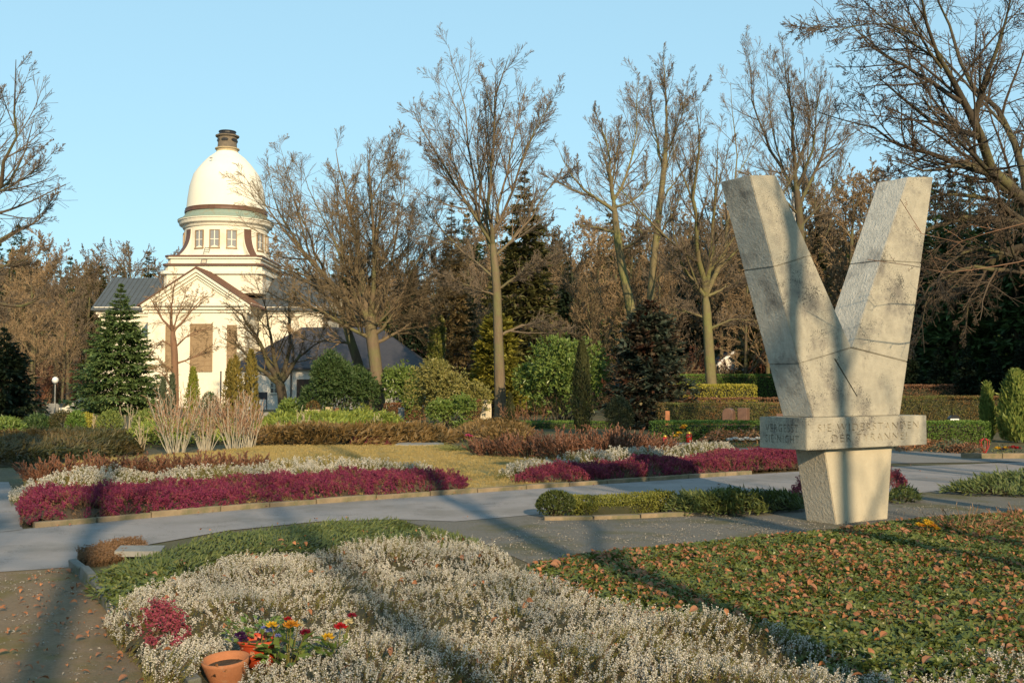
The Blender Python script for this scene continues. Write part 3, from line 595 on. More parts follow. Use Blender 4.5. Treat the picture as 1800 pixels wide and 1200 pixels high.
# ------------------------------------------------------------------ the monument
E1 = np.array([.832, .554, 0]); E2 = np.array([-.554, .832, 0]); B0 = G(1471, 921.7)
def on_plane(px, py, off=0.0):                  # hit on the vertical front plane moved off along E2 -> (s along E1, z)
    r = ray(px, py); o = np.array([0, 0, EYE]); n = E2; p0 = B0 + E2 * off; t = ((p0 - o) @ n) / (r @ n); h = o + r * t - B0
    return np.array([h @ E1, h[2]])
TH = .46
def W(s, z, off): return E1 * s + E2 * off + np.array([0, 0, z])
mon = thing('monument', 'pale stone V-shaped memorial with engraved slab on a tapering pedestal beside the gravel path', 'monument', tuple(B0))
def block(name, outline, o0, o1, parent=mon, bev=.008, mats=('stone', 'stone_rough_lifted')):
    bm = bmesh.new(); A = [bm.verts.new(W(p[0], p[1], o0)) for p in outline]; C = [bm.verts.new(W(p[0], p[1], o1)) for p in outline]; n = len(A)
    bm.faces.new(A); bm.faces.new(C[::-1])
    for i in range(n): bm.faces.new((A[i], C[i], C[(i + 1) % n], A[(i + 1) % n]))
    bmesh.ops.recalc_face_normals(bm, faces=bm.faces)
    bmesh.ops.bevel(bm, geom=bm.edges[:], offset=bev, segments=2, affect='EDGES')
    me = bpy.data.meshes.new(name); bm.to_mesh(me); bm.free(); me.materials.append(M[mats[0]]); me.materials.append(M[mats[1]])
    for p in me.polygons:
        if abs(p.normal.x * E1[0] + p.normal.y * E1[1]) > .6: p.material_index = 1
    return link(name, me, parent)
pz = .885
block('pedestal', [(0, -.05), (.93, -.05), (1.05, pz), (-.2, pz)], 0, .44, mats=('stone_clean', 'stone_clean_rough'))
so = -.10; s0 = on_plane(1417, 760, so)[0]; s1 = on_plane(1629, 750, so)[0]; zt = on_plane(1417, 734.5, so)[1]
slab = block('slab', [(s0, pz + .001), (s1, pz + .001), (s1, zt), (s0, zt)], so, so + .70, bev=.006, mats=('stone', 'stone'))
gp = .002
bl, br = on_plane(1430, 733), on_plane(1582, 728); bl[1] = br[1] = zt + .002
TL, TR, NT = on_plane(1318, 308), on_plane(1364, 308), on_plane(1497, 611); UL, UR = on_plane(1597, 311), on_plane(1641, 311)
def lerp(a, b, t): return a + (b - a) * t
def onedge(a, b, py_px):                        # point of edge a-b that shows at the given photo point height
    z = on_plane(*py_px)[1]; return lerp(a, b, (z - a[1]) / (b[1] - a[1]))
jl0 = onedge(bl, TL, (1404, 639)); jr0 = onedge(br, UR, (1590, 636)); jl1 = onedge(bl, TL, (1359, 469)); jl1b = onedge(NT, TR, (1426, 449)); jr1 = onedge(br, UR, (1618, 462)); jr1b = onedge(NT, UL, (1546, 458))
up = np.array([0, gp])
lower = block('base_block', [bl, br, jr0 - up, NT - up * 2, jl0 - up], 0, TH)
block('arm_block', [jl0 + up, NT + up, jl1b - up, jl1 - up], .002, TH + .003); block('arm_block', [jl1 + up, jl1b + up, TR, TL], -.002, TH - .002)
NT2 = NT + np.array([.012, .002])
block('arm_block', [NT2 + up, jr0 + up, jr1 - up, jr1b - up], -.001, TH); block('arm_block', [jr1b + up, jr1 + up, UR, UL], .003, TH)
# the cut line across the base block
a, b = on_plane(1467, 630), on_plane(1507, 697); dv = (b - a) / np.linalg.norm(b - a); nv = np.array([-dv[1], dv[0]]) * .011
cm = Geo(); q = [a + nv, a - nv, b - nv * .7, b + nv * .7]; cm.prism(q, lambda p: W(p[0], p[1], -.05), lambda p: W(p[0], p[1], .035))
cme = cm.mesh('groove', M['stone']); bm = bmesh.new(); bm.from_mesh(cme); bmesh.ops.recalc_face_normals(bm, faces=bm.faces); bm.to_mesh(cme); bm.free()
cobj_loc = mon.location.copy()
def cut_local(o, cme): cme.transform(Matrix.Translation(mon.location)); cut(o, cme)
cut_local(lower, cme)
def letters(body, size, width, spacing=1.0):
    cu = bpy.data.curves.new('lettering', 'FONT'); cu.body = body; cu.size = size; cu.extrude = .02; cu.align_x = 'CENTER'; cu.align_y = 'CENTER'; cu.space_line = .98; cu.space_character = spacing; cu.resolution_u = 3; cu.offset = .0008
    o = bpy.data.objects.new('lettering', cu); COL.objects.link(o); bpy.context.view_layer.update(); dg = bpy.context.evaluated_depsgraph_get()
    me = bpy.data.meshes.new_from_object(o.evaluated_get(dg), depsgraph=dg); bpy.data.objects.remove(o)
    bm = bmesh.new(); bm.from_mesh(me); bmesh.ops.remove_doubles(bm, verts=bm.verts, dist=.0002); bmesh.ops.recalc_face_normals(bm, faces=bm.faces)
    xs = [v.co.x for v in bm.verts]; bmesh.ops.scale(bm, vec=(width / (max(xs) - min(xs)), 1, 1), verts=bm.verts); bm.to_mesh(me); bm.free(); return me
zm = (pz + zt) / 2
for body, sz, wd, org, ex, ez in (('SIE WIDERSTANDEN\nDER TYRANNEI', .128, (s1 - s0) * .84, W((s0 + s1) / 2 + .02, zm - .005, so), E1, -E2), ('VERGESST\nSIE NICHT', .128, .50, W(s0, zm - .01, so + .36), -E2, -E1)):
    me = letters(body, sz, wd, 1.25); mt = Matrix(((ex[0], 0, ez[0], org[0]), (ex[1], 0, ez[1], org[1]), (0, 1, 0, org[2]), (0, 0, 0, 1))); me.transform(mt); cut_local(slab, me)

# ------------------------------------------------------------------ the domed building
XC, YC, HW = -24.85, 90.0, 4.15
bd = thing('domed_building', 'cream domed crematorium hall with pediment and dark slate side roof behind the fir', 'building', (XC, YC, 0))
def bz(py, y): return gz(py, y)
EZ, RZ, AL = 8.2, 10.95, 8.0                      # eave, ridge, arm length
def arm(dx, dy, al, wall='cream', roof='slate', open_end=None):
    """One arm of the cross: walls, cornice, gabled roof, running from the crossing outwards."""
    d = np.array([dx, dy, 0.]); n = np.array([-dy, dx, 0.]); P = lambda a, b, z: d * a + n * b + np.array([0, 0, z])
    w = Geo(); H = HW - .25
    for sgn in (-1, 1):
        q = [P(HW - .3, sgn * H, -.1), P(al, sgn * H, -.1), P(al, sgn * H, EZ - .3), P(HW - .3, sgn * H, EZ - .3)]; w.add(q, [(0, 1, 2, 3) if sgn < 0 else (3, 2, 1, 0)])
    w.add([P(al, -H, -.1), P(al, H, -.1), P(al, H, EZ - .3), P(al, 0, RZ - .55), P(al, -H, EZ - .3)], [(0, 1, 2, 4)], [(4, 2, 3)])
    w.build('wall', M[wall], bd)
    for sgn in (-1, 1):
        c = Geo()
        for i, (o, z0, z1) in enumerate(((.12, EZ - .75, EZ - .5), (.28, EZ - .5, EZ - .22), (.5, EZ - .22, EZ))):
            x0, x1 = sorted((sgn * (H - .05), sgn * (H + o))); V = [P(a, b, z) for z in (z0, z1) for a, b in ((HW - .3, x0), (al + o - .02 * i, x0), (al + o - .02 * i, x1), (HW - .3, x1))]
            c.add(V, [(0, 3, 2, 1), (4, 5, 6, 7), (0, 1, 5, 4), (1, 2, 6, 5), (2, 3, 7, 6), (3, 0, 4, 7)])
        c.build('cornice', M['trim'], bd)
    # front horizontal cornice and raking cornices of the pediment
    p = Geo()
    for o, z0, z1 in ((.13, EZ - .73, EZ - .5), (.3, EZ - .5, EZ - .24), (.52, EZ - .24, EZ + .02)):
        V = [P(a, b, z) for z in (z0, z1) for a, b in ((al - .05, -H + .1), (al + o, -H + .1), (al + o, H - .1), (al - .05, H - .1))]; p.add(V, [(0, 3, 2, 1), (4, 5, 6, 7), (0, 1, 5, 4), (1, 2, 6, 5), (2, 3, 7, 6), (3, 0, 4, 7)])
    sl = (RZ - EZ) / HW
    for sgn in (-1, 1):
        for o, t0, t1 in ((.5, -.30, -.03), (.32, -.55, -.30), (.14, -.78, -.55)):
            e = HW + .1; V = []
            for a in (al - .03, al + o):
                for b, zz in ((0, RZ), (e, RZ - sl * e)):
                    for t in (t0, t1): V.append(P(a, sgn * b, zz + t))
            p.add(V, [(0, 1, 3, 2), (4, 6, 7, 5), (0, 4, 5, 1), (2, 3, 7, 6), (0, 2, 6, 4), (1, 5, 7, 3)])
    p.build('pediment_cornice', M['trim'], bd)
    r = Geo(); e = HW + .42
    for sgn in (-1, 1):
        V = []
        for t in (-.02, .10):
            for a, b in ((1.0, 0), (al + .62, 0), (al + .62, e), (1.0, e)): V.append(P(a, sgn * b, RZ - sl * b + t))
        r.add(V, [(0, 3, 2, 1), (4, 5, 6, 7), (0, 1, 5, 4), (1, 2, 6, 5), (2, 3, 7, 6), (3, 0, 4, 7)])
    ro = r.build('roof', M[roof], bd)
    sm = Geo()
    for k in range(int((al - HW + .6) / .42) + 1):
        a = HW + k * .42
        for sgn in (-1, 1):
            V = [P(a + da, sgn * b, RZ - sl * b + t) for da in (-.02, .02) for b in (0, e) for t in (.09, .15)]
            sm.add(V, [(0, 1, 3, 2), (4, 6, 7, 5), (0, 4, 5, 1), (2, 3, 7, 6), (0, 2, 6, 4), (1, 5, 7, 3)])
    sm.build('roof_seam', M[roof], ro)
arm(0, -1, AL, roof='copper_brown'); arm(-1, 0, 9.2); arm(1, 0, 9.2); arm(0, 1, AL)
yf = -AL - .004
def window(x, z0, z1, w, y, fr='louvre', pane='louvre', bars=(1, 4), parent=bd, proud=.05, gl='glass'):
    o = Geo(); t = .09
    for lo, hi in (((x - w/2 - t, y - proud, z0 - t), (x - w/2, y, z1 + t)), ((x + w/2, y - proud, z0 - t), (x + w/2 + t, y, z1 + t)), ((x - w/2, y - proud, z1), (x + w/2, y, z1 + t)), ((x - w/2 - t, y - proud - .05, z0 - t), (x + w/2 + t, y, z0))): o.box(lo, hi)
    f = o.build('window', M[fr], parent)
    Geo().box((x - w/2, y - .012, z0), (x + w/2, y - .004, z1)).build('pane', M[pane], f)
    b = Geo()
    for i in range(bars[0]): xx = x - w/2 + w * (i + 1) / (bars[0] + 1); b.box((xx - .02, y - .04, z0), (xx + .02, y - .013, z1))
    for i in range(bars[1]): zz = z0 + (z1 - z0) * (i + 1) / (bars[1] + 1); b.box((x - w/2, y - .036, zz - .02), (x + w/2, y - .0135, zz + .02))
    b.build('glazing_bar', M[fr], f); return f
window(.35, 2.9, 6.5, 1.6, yf, bars=(2, 8)); window(-2.1, 2.9, 6.4, .6, yf, bars=(1, 8)); window(2.75, 2.9, 6.4, .6, yf, bars=(1, 8))
Geo().box((-HW, yf - .25, -.05), (HW, yf, 1.1)).build('plinth', M['cream'], bd)
Geo().prism([(-1.1, EZ + .55), (1.3, EZ + .55), (1.0, EZ + .95), (.1, EZ + 1.25), (-.8, EZ + .95)], lambda p: np.array([p[0], yf - .06, p[1]]), lambda p: np.array([p[0], yf + .02, p[1]])).build('pediment_relief', M['dome'], bd)
# stepped square block over the crossing
for nme, hw, z0, z1, mt in (('tower_block', 4.10, RZ - 1.6, 10.95, 'cream'), ('tower_moulding', 4.32, 10.95, 11.18, 'trim'), ('tower_block', 4.02, 11.18, 11.66, 'cream'), ('tower_roof_edge', 4.2, 11.66, 11.82, 'copper_brown'), ('tower_block', 3.86, 11.82, 12.26, 'cream'), ('tower_moulding', 4.0, 12.26, 12.40, 'trim'), ('tower_roof_edge', 4.06, 12.40, 12.54, 'copper_brown')):
    c = .35; o = [(-hw, -hw + c), (-hw + c, -hw), (hw - c, -hw), (hw, -hw + c), (hw, hw - c), (hw - c, hw), (-hw + c, hw), (-hw, hw - c)]
    Geo().prism(o[::-1], lambda p: np.array([p[0], p[1], z1]), lambda p: np.array([p[0], p[1], z0])).build(nme, M[mt], bd)
# drum, windows, flared corner fins
zb = 12.54
Geo().lathe([(4.0, zb), (3.72, zb + .25), (3.58, zb + .6), (3.52, zb + 1.0), (3.5, zb + 2.55), (3.5, zb + 2.6)], S=48).build('drum', M['cream'], bd, True)
WZ0, WZ1 = zb + .75, zb + 2.15
for k in range(16):
    if k % 4 == 2: continue
    a = 2 * math.pi * k / 16 - math.pi / 2 ; w = thing('window', None, None); w.parent = bd; R0 = 3.5
    wo = Geo(); hw = .35
    for lo, hi in (((-hw - .08, -.06, WZ0 - .08), (-hw, .12, WZ1 + .06)), ((hw, -.06, WZ0 - .08), (hw + .08, .12, WZ1 + .06)), ((-hw, -.06, WZ1), (hw, .12, WZ1 + .06)), ((-hw - .12, -.12, WZ0 - .14), (hw + .12, .12, WZ0 - .04))): wo.box(lo, hi)
    fr = wo.build('frame', M['louvre'], w); Geo().box((-hw, -.012, WZ0 - .04), (hw, .1, WZ1)).build('pane', M['glass_sky_reflection'], w)
    bb = Geo().box((-.035, -.05, WZ0 - .04), (.035, -.013, WZ1)); bb.box((-hw, -.046, WZ0 + .62), (hw, -.0135, WZ0 + .68)); bb.build('glazing_bar', M['trim'], w)
    w.location = (math.cos(a) * (R0 + .02), math.sin(a) * (R0 + .02), 0); w.rotation_euler = (0, 0, a + math.pi / 2)
for k in range(4):
    a = math.pi / 4 + k * math.pi / 2; e = np.array([math.cos(a), math.sin(a), 0]); n = np.array([-e[1], e[0], 0])
    t = np.linspace(0, 1, 12); rr = 3.52 + 1.05 * (1 - t) ** 2.6; zz = zb + .02 + t * 2.35
    for nme, hw, pr, mt in (('buttress', .42, 0, 'cream'), ('buttress_flashing', .34, .035, 'copper_brown')):
        V = []
        for r_, z_ in zip(rr, zz): V += [e * (r_ + pr) - n * hw + [0, 0, z_], e * (r_ + pr) + n * hw + [0, 0, z_], e * 3.3 + n * hw + [0, 0, z_], e * 3.3 - n * hw + [0, 0, z_]]
        i = np.arange(48).reshape(12, 4); j = np.roll(i, -1, 1); Geo().add(V, list(np.stack([i[:-1], j[:-1], j[1:], i[1:]], -1).reshape(-1, 4)) + [tuple(i[-1])]).build(nme, M[mt], bd)
zc = zb + 2.55
Geo().lathe([(3.45, zc), (3.6, zc + .05), (3.68, zc + .22), (3.9, zc + .36), (3.98, zc + .62), (4.05, zc + .66), (4.05, zc + .74), (3.4, zc + .76)], S=48).build('drum_cornice', M['trim'], bd, False)
Geo().lathe([(4.06, zc + .745), (4.07, zc + .81), (3.74, zc + .96), (3.5, zc + 1.2), (3.42, zc + 1.42), (3.3, zc + 1.43)], S=48).build('copper_skirt', M['verdigris'], bd, True)
Geo().lathe([(3.35, zc + 1.425), (3.5, zc + 1.44), (3.5, zc + 1.62), (3.44, zc + 1.66), (3.46, zc + 1.8), (3.3, zc + 1.82)], S=48).build('dome_ring', M['copper_brown'], bd)
zd = zc + 1.81; zz = [gz(p, 90) for p in (369, 350, 329, 308, 298, 287.5, 277, 268)]; k0 = zd - zz[0]
zl = zz[-1] + k0
Geo().lathe([(3.36, zd)] + [(h_ * .0488, z + k0) for h_, z in zip((68.5, 67, 64, 57.5, 50.5, 42, 32, 20), zz)][1:] + [(.9, zl + .12)], S=64).build('dome', M['dome'], bd, True)
Geo().lathe([(.92, zl - .1), (.92, zl + .28), (1.04, zl + .32), (1.04, zl + .4), (.8, zl + .41)], S=24).build('lantern_base', M['sandstone'], bd)
lz = zl + .405; Geo().lathe([(.83, lz), (.80, lz + .5), (.84, lz + .95), (1.0, lz + 1.02), (1.02, lz + 1.12), (.7, lz + 1.14)], S=24).build('lantern', M['lantern'], bd)
Geo().lathe([(.7, lz + 1.13), (.86, lz + 1.15), (.72, lz + 1.3), (.70, lz + 1.42), (.76, lz + 1.46), (.74, lz + 1.52), (.02, lz + 1.54)], S=24).build('lantern_cap', M['black'], bd)
for k in range(6):
    a = k * math.pi / 3 - math.pi / 2; o = Geo().lathe([(.02, -.05), (.30, -.04), (.3, .04), (.02, .05)], S=12, sy=.45).build('lantern_opening', M['black'], bd); o.location = (math.cos(a) * .8, math.sin(a) * .8, lz + .68); o.rotation_euler = (math.pi / 2, 0, a + math.pi / 2)
Geo().box((-.12, -.03, -.06), (.12, .03, .06)).build('dome_hatch', M['metal'], bd).location = (-.75, -2.25, zl - .9)
ld = Geo()                                         # iron ladder from the tower roof to the drum windows
for dx in (-.22, .22): ld.tube([(-.75 + dx, -4.15, 11.75), (-.55 + dx, -3.55, zb + .75)], .025, 4)
for k in range(9): t = (k + .5) / 9; p = np.array([-.75, -4.15, 11.75]) * (1 - t) + np.array([-.55, -3.55, zb + .75]) * t; ld.tube([p - [.22, 0, 0], p + [.22, 0, 0]], .018, 4)
ld.build('ladder', M['metal'], bd)

# ------------------------------------------------------------------ low side building, stair, far white house
sb = thing('side_building', 'low white building with dark hipped roof and brown door beside the domed hall', 'building', (gx(500, 74), 74, 0))
x0, x1 = gx(415, 74) - gx(500, 74), gx(545, 74) - gx(500, 74); X1 = gx(745, 74) - gx(500, 74)
w = Geo(); w.box((x0, 0, -.1), (x1, 9, 2.95)); w.box((x1 - .02, 1.6, -.1), (X1, 9, 2.94)); w.build('wall', M['white_wall'], sb)
r = Geo(); e = .45; xa, xb, ya, yb, ez, rz_ = x0 - e, X1 + e, -e, 9 + e, 2.96, 6.1; r.add([(xa, ya, ez), (xb, ya, ez), (xb, yb, ez), (xa, yb, ez), (xa + 4.2, 4.5, rz_), (xb - 4.2, 4.5, rz_), (xa, ya, ez - .12), (xb, ya, ez - .12), (xb, yb, ez - .12), (xa, yb, ez - .12)], [(0, 1, 5, 4), (2, 3, 4, 5), (6, 9, 8, 7), (6, 7, 1, 0), (7, 8, 2, 1), (8, 9, 3, 2), (9, 6, 0, 3)], [(1, 2, 5), (3, 0, 4)])
r.build('roof', M['slate_dark'], sb)
for px in (482, 436): window(gx(px, 74) - gx(500, 74), 1.2, 2.25, .5, -.004, fr='trim', pane='glass', bars=(1, 2), parent=sb)
dx = gx(534, 74) - gx(500, 74); dr = Geo().box((dx - .5, -.05, 0), (dx + .5, -.004, 2.15)).build('door', M['darkwood'], sb)
pn = Geo()
for i in (0, 1):
    for j in (0, 1): pn.box((dx - .42 + i * .45, -.075, .15 + j * 1.0), (dx - .03 + i * .45, -.051, 1.05 + j * 1.0))
pn.build('door_panel', M['darkwood'], dr); Geo().box((dx + .36, -.11, 1.0), (dx + .44, -.05, 1.04)).build('handle', M['metal'], dr)
Geo().tube([(gx(512, 74) - gx(500, 74), -.08, 0), (gx(512, 74) - gx(500, 74), -.08, 2.9)], .05, 6).build('downpipe', M['black'], sb)
o = thing('notice_board', 'small dark notice board on posts before the white wall', 'sign', tuple(base(462, 72))); s = 72 / F
Geo().box((-.32, -.03, .75), (.32, .03, 1.25)).build('board', M['slate_dark'], o)
for q in (-.28, .28): Geo().box((q - .03, -.027, -.02), (q + .03, .027, .75)).build('post', M['black'], o)
st = thing('stair', 'pale stone stair flank with iron handrail left of the fir tree', 'stair', tuple(base(105, 63))); s = 63 / F
zz_ = lambda py: gz(py, 63)
g = Geo(); q = [(0, -.1), (2.0, -.1), (2.0, zz_(692)), (1.6, zz_(692)), (.3, zz_(716)), (0, zz_(716))]; g.prism(q, lambda p: np.array([p[0], 0, p[1]]), lambda p: np.array([p[0], .35, p[1]])); g.build('flank_wall', M['cream'], st)
Geo().box((-.75, -.05, -.1), (-.01, .5, zz_(709))).build('pier', M['granite_grey'], st)
g = Geo(); g.tube([(.2, .17, zz_(716) + .75), (2.4, .17, zz_(690) + .75)], .03, 5)
for k in range(4): t = k / 3; g.tube([(.3 + t * 2, .17, zz_(714) + t * 1.0), (.3 + t * 2, .17, zz_(716) + .75 + t * 1.08)], .022, 5)
g.build('handrail', M['black'], st)
for k in range(5): Geo().box((.4 + k * .42, .36, -.1), (2.6, 2.2, .15 + k * .17)).build('step', M['granite_grey'], st)
wh = thing('white_house', 'small white gabled house far away between the trunks', 'house', (gx(1288, 95), 95, 0)); s = 95 / F
g = Geo(); hwid = 24 * s; zt_ = gz(638, 95); zap = gz(620, 95)
g.add([(-hwid, 0, 0), (hwid, 0, 0), (hwid, 0, zt_), (0, 0, zap), (-hwid, 0, zt_), (-hwid, 5, 0), (hwid, 5, 0), (hwid, 5, zt_), (0, 5, zap), (-hwid, 5, zt_)], [(0, 1, 2, 4), (1, 6, 7, 2), (5, 0, 4, 9), (6, 5, 9, 7)], [(4, 2, 3), (7, 9, 8)]); g.build('wall', M['white_wall'], wh)
g = Geo()
for sg in (-1, 1):
    e = hwid + .35; k = (zap - zt_) / hwid; V = [(sg * x, y, zap - k * x + t) for t in (.02, .16) for x, y in ((0, -.4), (e, -.4), (e, 5.3), (0, 5.3))]; g.add(V, [(0, 3, 2, 1), (4, 5, 6, 7), (0, 1, 5, 4), (1, 2, 6, 5), (2, 3, 7, 6), (3, 0, 4, 7)])
g.build('roof', M['slate_dark'], wh)
g = Geo()
for sg in (-1, 1):
    V = [(sg * x, y, zap - k * x + t) for t in (-.12, .17) for x, y in ((0, -.46), (e, -.46), (e, -.405), (0, -.405))]; g.add(V, [(0, 3, 2, 1), (4, 5, 6, 7), (0, 1, 5, 4), (1, 2, 6, 5), (2, 3, 7, 6), (3, 0, 4, 7)])
g.build('bargeboard', M['globe'], wh); window(.35, 1.9, 2.9, .6, -.004, fr='trim', pane='glass', bars=(1, 1), parent=wh)
# ------------------------------------------------------------------ main trees
def spot(pa, pb, ptop, pbase=None, y=None):
    y = G(0, pbase)[1] if y is None else y
    return base((pa + pb) / 2, y), (pb - pa) / 2 * y / F, gz(ptop, y)
LVo = [(12, .06, 1, 38, .52, .055, .05, 6, 4, 3.8), (9, .08, 1, 36, .58, .07, .04, 4, 3, 2.0), (7, .08, 1, 34, .8, .09, .04, 2, 3, 1.1)]
tree_px('oak_tree', 'broad bare tree with straight trunk before the side building', 53, [(668, 738, 26), (664, 690, 24), (660, 640, 22), (655, 600, 22), (651, 572, 22), (652, 540, 15)],
  [[(652, 580), (625, 520), (600, 450), (560, 370), (530, 290)], [(652, 572), (640, 500), (625, 420), (605, 330), (590, 262)], [(652, 560), (656, 490), (657, 400), (650, 320), (645, 258)], [(653, 565), (676, 515), (692, 430), (706, 345), (715, 275)], [(654, 580), (694, 540), (730, 470), (765, 400), (782, 335)],
   [(656, 605), (700, 585), (745, 545), (795, 500)], [(653, 595), (605, 572), (550, 540), (500, 500)], [(651, 575), (605, 525), (540, 450), (492, 380), (472, 300)], [(654, 590), (690, 560), (740, 520), (790, 440)]], LVo, 11, mats=('bark_tan', 'twig'), extra=3)
tree_px('leaning_tree', 'dark bare tree leaning left behind the straight-trunked tree', 57, [(655, 735, 18), (643, 690, 17), (630, 640, 17), (614, 590, 15), (602, 555, 12)],
  [[(604, 560), (575, 490), (540, 410), (515, 340)], [(606, 565), (560, 545), (490, 525), (435, 495)], [(603, 556), (608, 490), (600, 410), (592, 335)], [(620, 605), (590, 600), (545, 600), (500, 575)], [(610, 575), (640, 520), (670, 450), (690, 380)]], LV, 12, mats=('bark', 'twig_brown'))
tree_px('gnarled_tree', 'low gnarled forked tree before the white side building', 64, [(497, 716, 17), (496, 695, 17), (491, 668, 17)],
  [[(490, 670), (470, 640), (456, 600), (430, 560), (392, 530)], [(493, 668), (503, 635), (511, 600), (506, 540), (522, 480)], [(491, 668), (483, 640), (475, 595), (468, 540), (448, 488)], [(494, 672), (515, 640), (545, 610), (590, 588)], [(490, 674), (460, 650), (420, 610), (385, 590)]], [(12, .12, 1, 45, .5, .09, .03, 6, 4, 3.0), (8, .12, 1, 45, .5, .1, .02, 4, 3, 1.6), (6, .1, 1, 42, .55, .12, .02, 2, 3, .9)], 13, mats=('bark_dark', 'twig'))
tree_px('tall_tree', 'tall bare tree with pale trunk and upswept crown in the middle of the garden', 47, [(881, 742, 23), (879, 690, 20), (876, 600, 17), (873, 500, 15), (867, 440, 13), (864, 400, 10)],
  [[(866, 430), (862, 380), (864, 300), (870, 200), (884, 120), (895, 98)], [(867, 450), (842, 380), (827, 280), (812, 180), (788, 78)], [(868, 410), (905, 330), (930, 250), (955, 200), (972, 178)], [(870, 450), (920, 400), (965, 330), (1000, 285)], [(866, 430), (820, 360), (780, 290), (740, 225), (722, 185)], [(870, 490), (810, 440), (755, 380), (730, 330)],
   [(873, 510), (930, 472), (990, 440)], [(876, 592), (915, 570), (955, 577), (1012, 588)], [(872, 520), (820, 500), (765, 480)], [(866, 420), (885, 330), (905, 230), (925, 150)], [(865, 430), (845, 340), (838, 250), (845, 160)]], [(11, .08, 1, 32, .48, .05, .06, 6, 4, 3.2), (8, .08, 1, 34, .55, .07, .05, 4, 3, 1.8), (5, .08, 1, 34, .8, .09, .03, 2, 3, .95)], 14, mats=('bark_tan', 'twig_pale'))
fast = [(11, .06, 1, 30, .48, .045, .08, 6, 4, 3.0), (8, .08, 1, 32, .55, .06, .06, 4, 3, 1.6), (5, .08, 1, 34, .8, .08, .04, 2, 3, .85)]
tree_px('forked_tree', 'bare tree with leaning trunk rising behind the blue spruce', 55, [(1122, 640, 18), (1110, 545, 17), (1093, 470, 15), (1083, 400, 13), (1078, 345, 12)],
  [[(1078, 350), (1074, 310), (1068, 260), (1046, 192)], [(1079, 352), (1105, 300), (1118, 225), (1121, 125)], [(1081, 372), (1040, 345), (1005, 312), (982, 262)], [(1079, 350), (1062, 275), (1040, 215)], [(1080, 365), (1112, 355), (1145, 320), (1165, 270)], [(1085, 410), (1050, 400), (1010, 395)], [(1090, 440), (1130, 420), (1160, 380)]], fast, 15, mats=('bark_green', 'twig_pale'))
tree_px('slender_tree', 'slender bare tree with the tallest straight tip right of the fork-trunk tree', 60, [(1136, 640, 14), (1142, 540, 14), (1150, 450, 12), (1160, 360, 11), (1170, 270, 9), (1172, 200, 7)],
  [[(1172, 205), (1169, 150), (1166, 82)], [(1166, 300), (1150, 230), (1140, 150)], [(1170, 270), (1195, 215), (1212, 130)], [(1160, 360), (1200, 300), (1235, 240)], [(1152, 430), (1185, 370), (1215, 300)], [(1150, 450), (1120, 390), (1100, 300)], [(1146, 500), (1180, 460), (1210, 400)], [(1165, 320), (1185, 250), (1190, 170)]], fast, 16, mats=('bark_green', 'twig_pale'))
tree_px('yellow_barked_tree', 'bare tree with yellowish trunk behind the yellow hedge', 50, [(1252, 700, 20), (1248, 640, 19), (1243, 560, 16), (1240, 515, 17)],
  [[(1240, 518), (1228, 450), (1222, 350), (1228, 260), (1224, 190)], [(1242, 516), (1270, 440), (1288, 370), (1296, 280), (1284, 145)], [(1241, 522), (1205, 480), (1185, 420), (1175, 350)], [(1243, 520), (1290, 500), (1335, 478)], [(1246, 580), (1290, 560), (1340, 565)], [(1244, 560), (1200, 545), (1160, 540)], [(1240, 516), (1250, 430), (1258, 330), (1262, 240)]], fast, 17, mats=('bark_green', 'twig_pale'))
tree_px('upright_tree', 'bare upright tree seen above and between the arms of the memorial', 62, [(1410, 600, 17), (1407, 400, 14), (1400, 330, 12), (1396, 290, 10)],
  [[(1398, 300), (1394, 230), (1385, 160), (1374, 78)], [(1402, 345), (1352, 262), (1322, 172), (1314, 92)], [(1398, 305), (1425, 215), (1412, 100)], [(1405, 360), (1450, 265), (1462, 160)], [(1406, 380), (1360, 330), (1300, 300)], [(1407, 400), (1460, 340), (1500, 260)], [(1400, 330), (1430, 260), (1445, 120)]], fast, 18, mats=('bark', 'twig_pale'))
tree_px('spreading_oak', 'big dark bare oak leaning in from the right edge above the memorial', 21, [(1850, 800, 62), (1845, 640, 55), (1830, 450, 50), (1805, 350, 46)],
  [[(1807, 360), (1745, 295), (1709, 214), (1680, 160), (1647, 107), (1617, 0), (1600, -90)], [(1807, 355), (1800, 290), (1767, 214), (1709, 147), (1672, 61), (1654, 0), (1640, -100)], [(1807, 358), (1727, 300), (1678, 289), (1632, 300), (1560, 280)], [(1745, 300), (1680, 285), (1602, 260), (1540, 226), (1433, 196)], [(1655, 120), (1623, 67), (1571, 43), (1510, 46), (1461, 61), (1390, 28)], [(1806, 355), (1840, 250), (1850, 100), (1800, -50)], [(1815, 400), (1720, 380), (1660, 390), (1600, 420), (1560, 440)], [(1820, 430), (1850, 380), (1900, 330)], [(1709, 214), (1740, 120), (1770, 40), (1790, -60)], [(1720, 240), (1640, 215), (1570, 160), (1530, 120)], [(1830, 480), (1700, 470), (1640, 500), (1600, 560)], [(1690, 180), (1600, 120), (1540, 90), (1480, 20)], [(1830, 470), (1720, 430), (1655, 470), (1622, 545), (1625, 620)], [(1825, 430), (1760, 440), (1705, 520), (1690, 600)], [(1815, 400), (1740, 350), (1660, 340), (1600, 350)]],
  [(10, .08, 1, 44, .50, .09, .0, 7, 4, 2.4), (8, .08, 1, 42, .55, .10, -.01, 4, 3, 1.3), (6, .1, 1, 40, .65, .13, .0, 2, 3, .6)], 19, spread=.5, minr=.0045, mats=('bark_dark', 'twig_dark'), limb_r=.2, extra=2, lead0=.5)
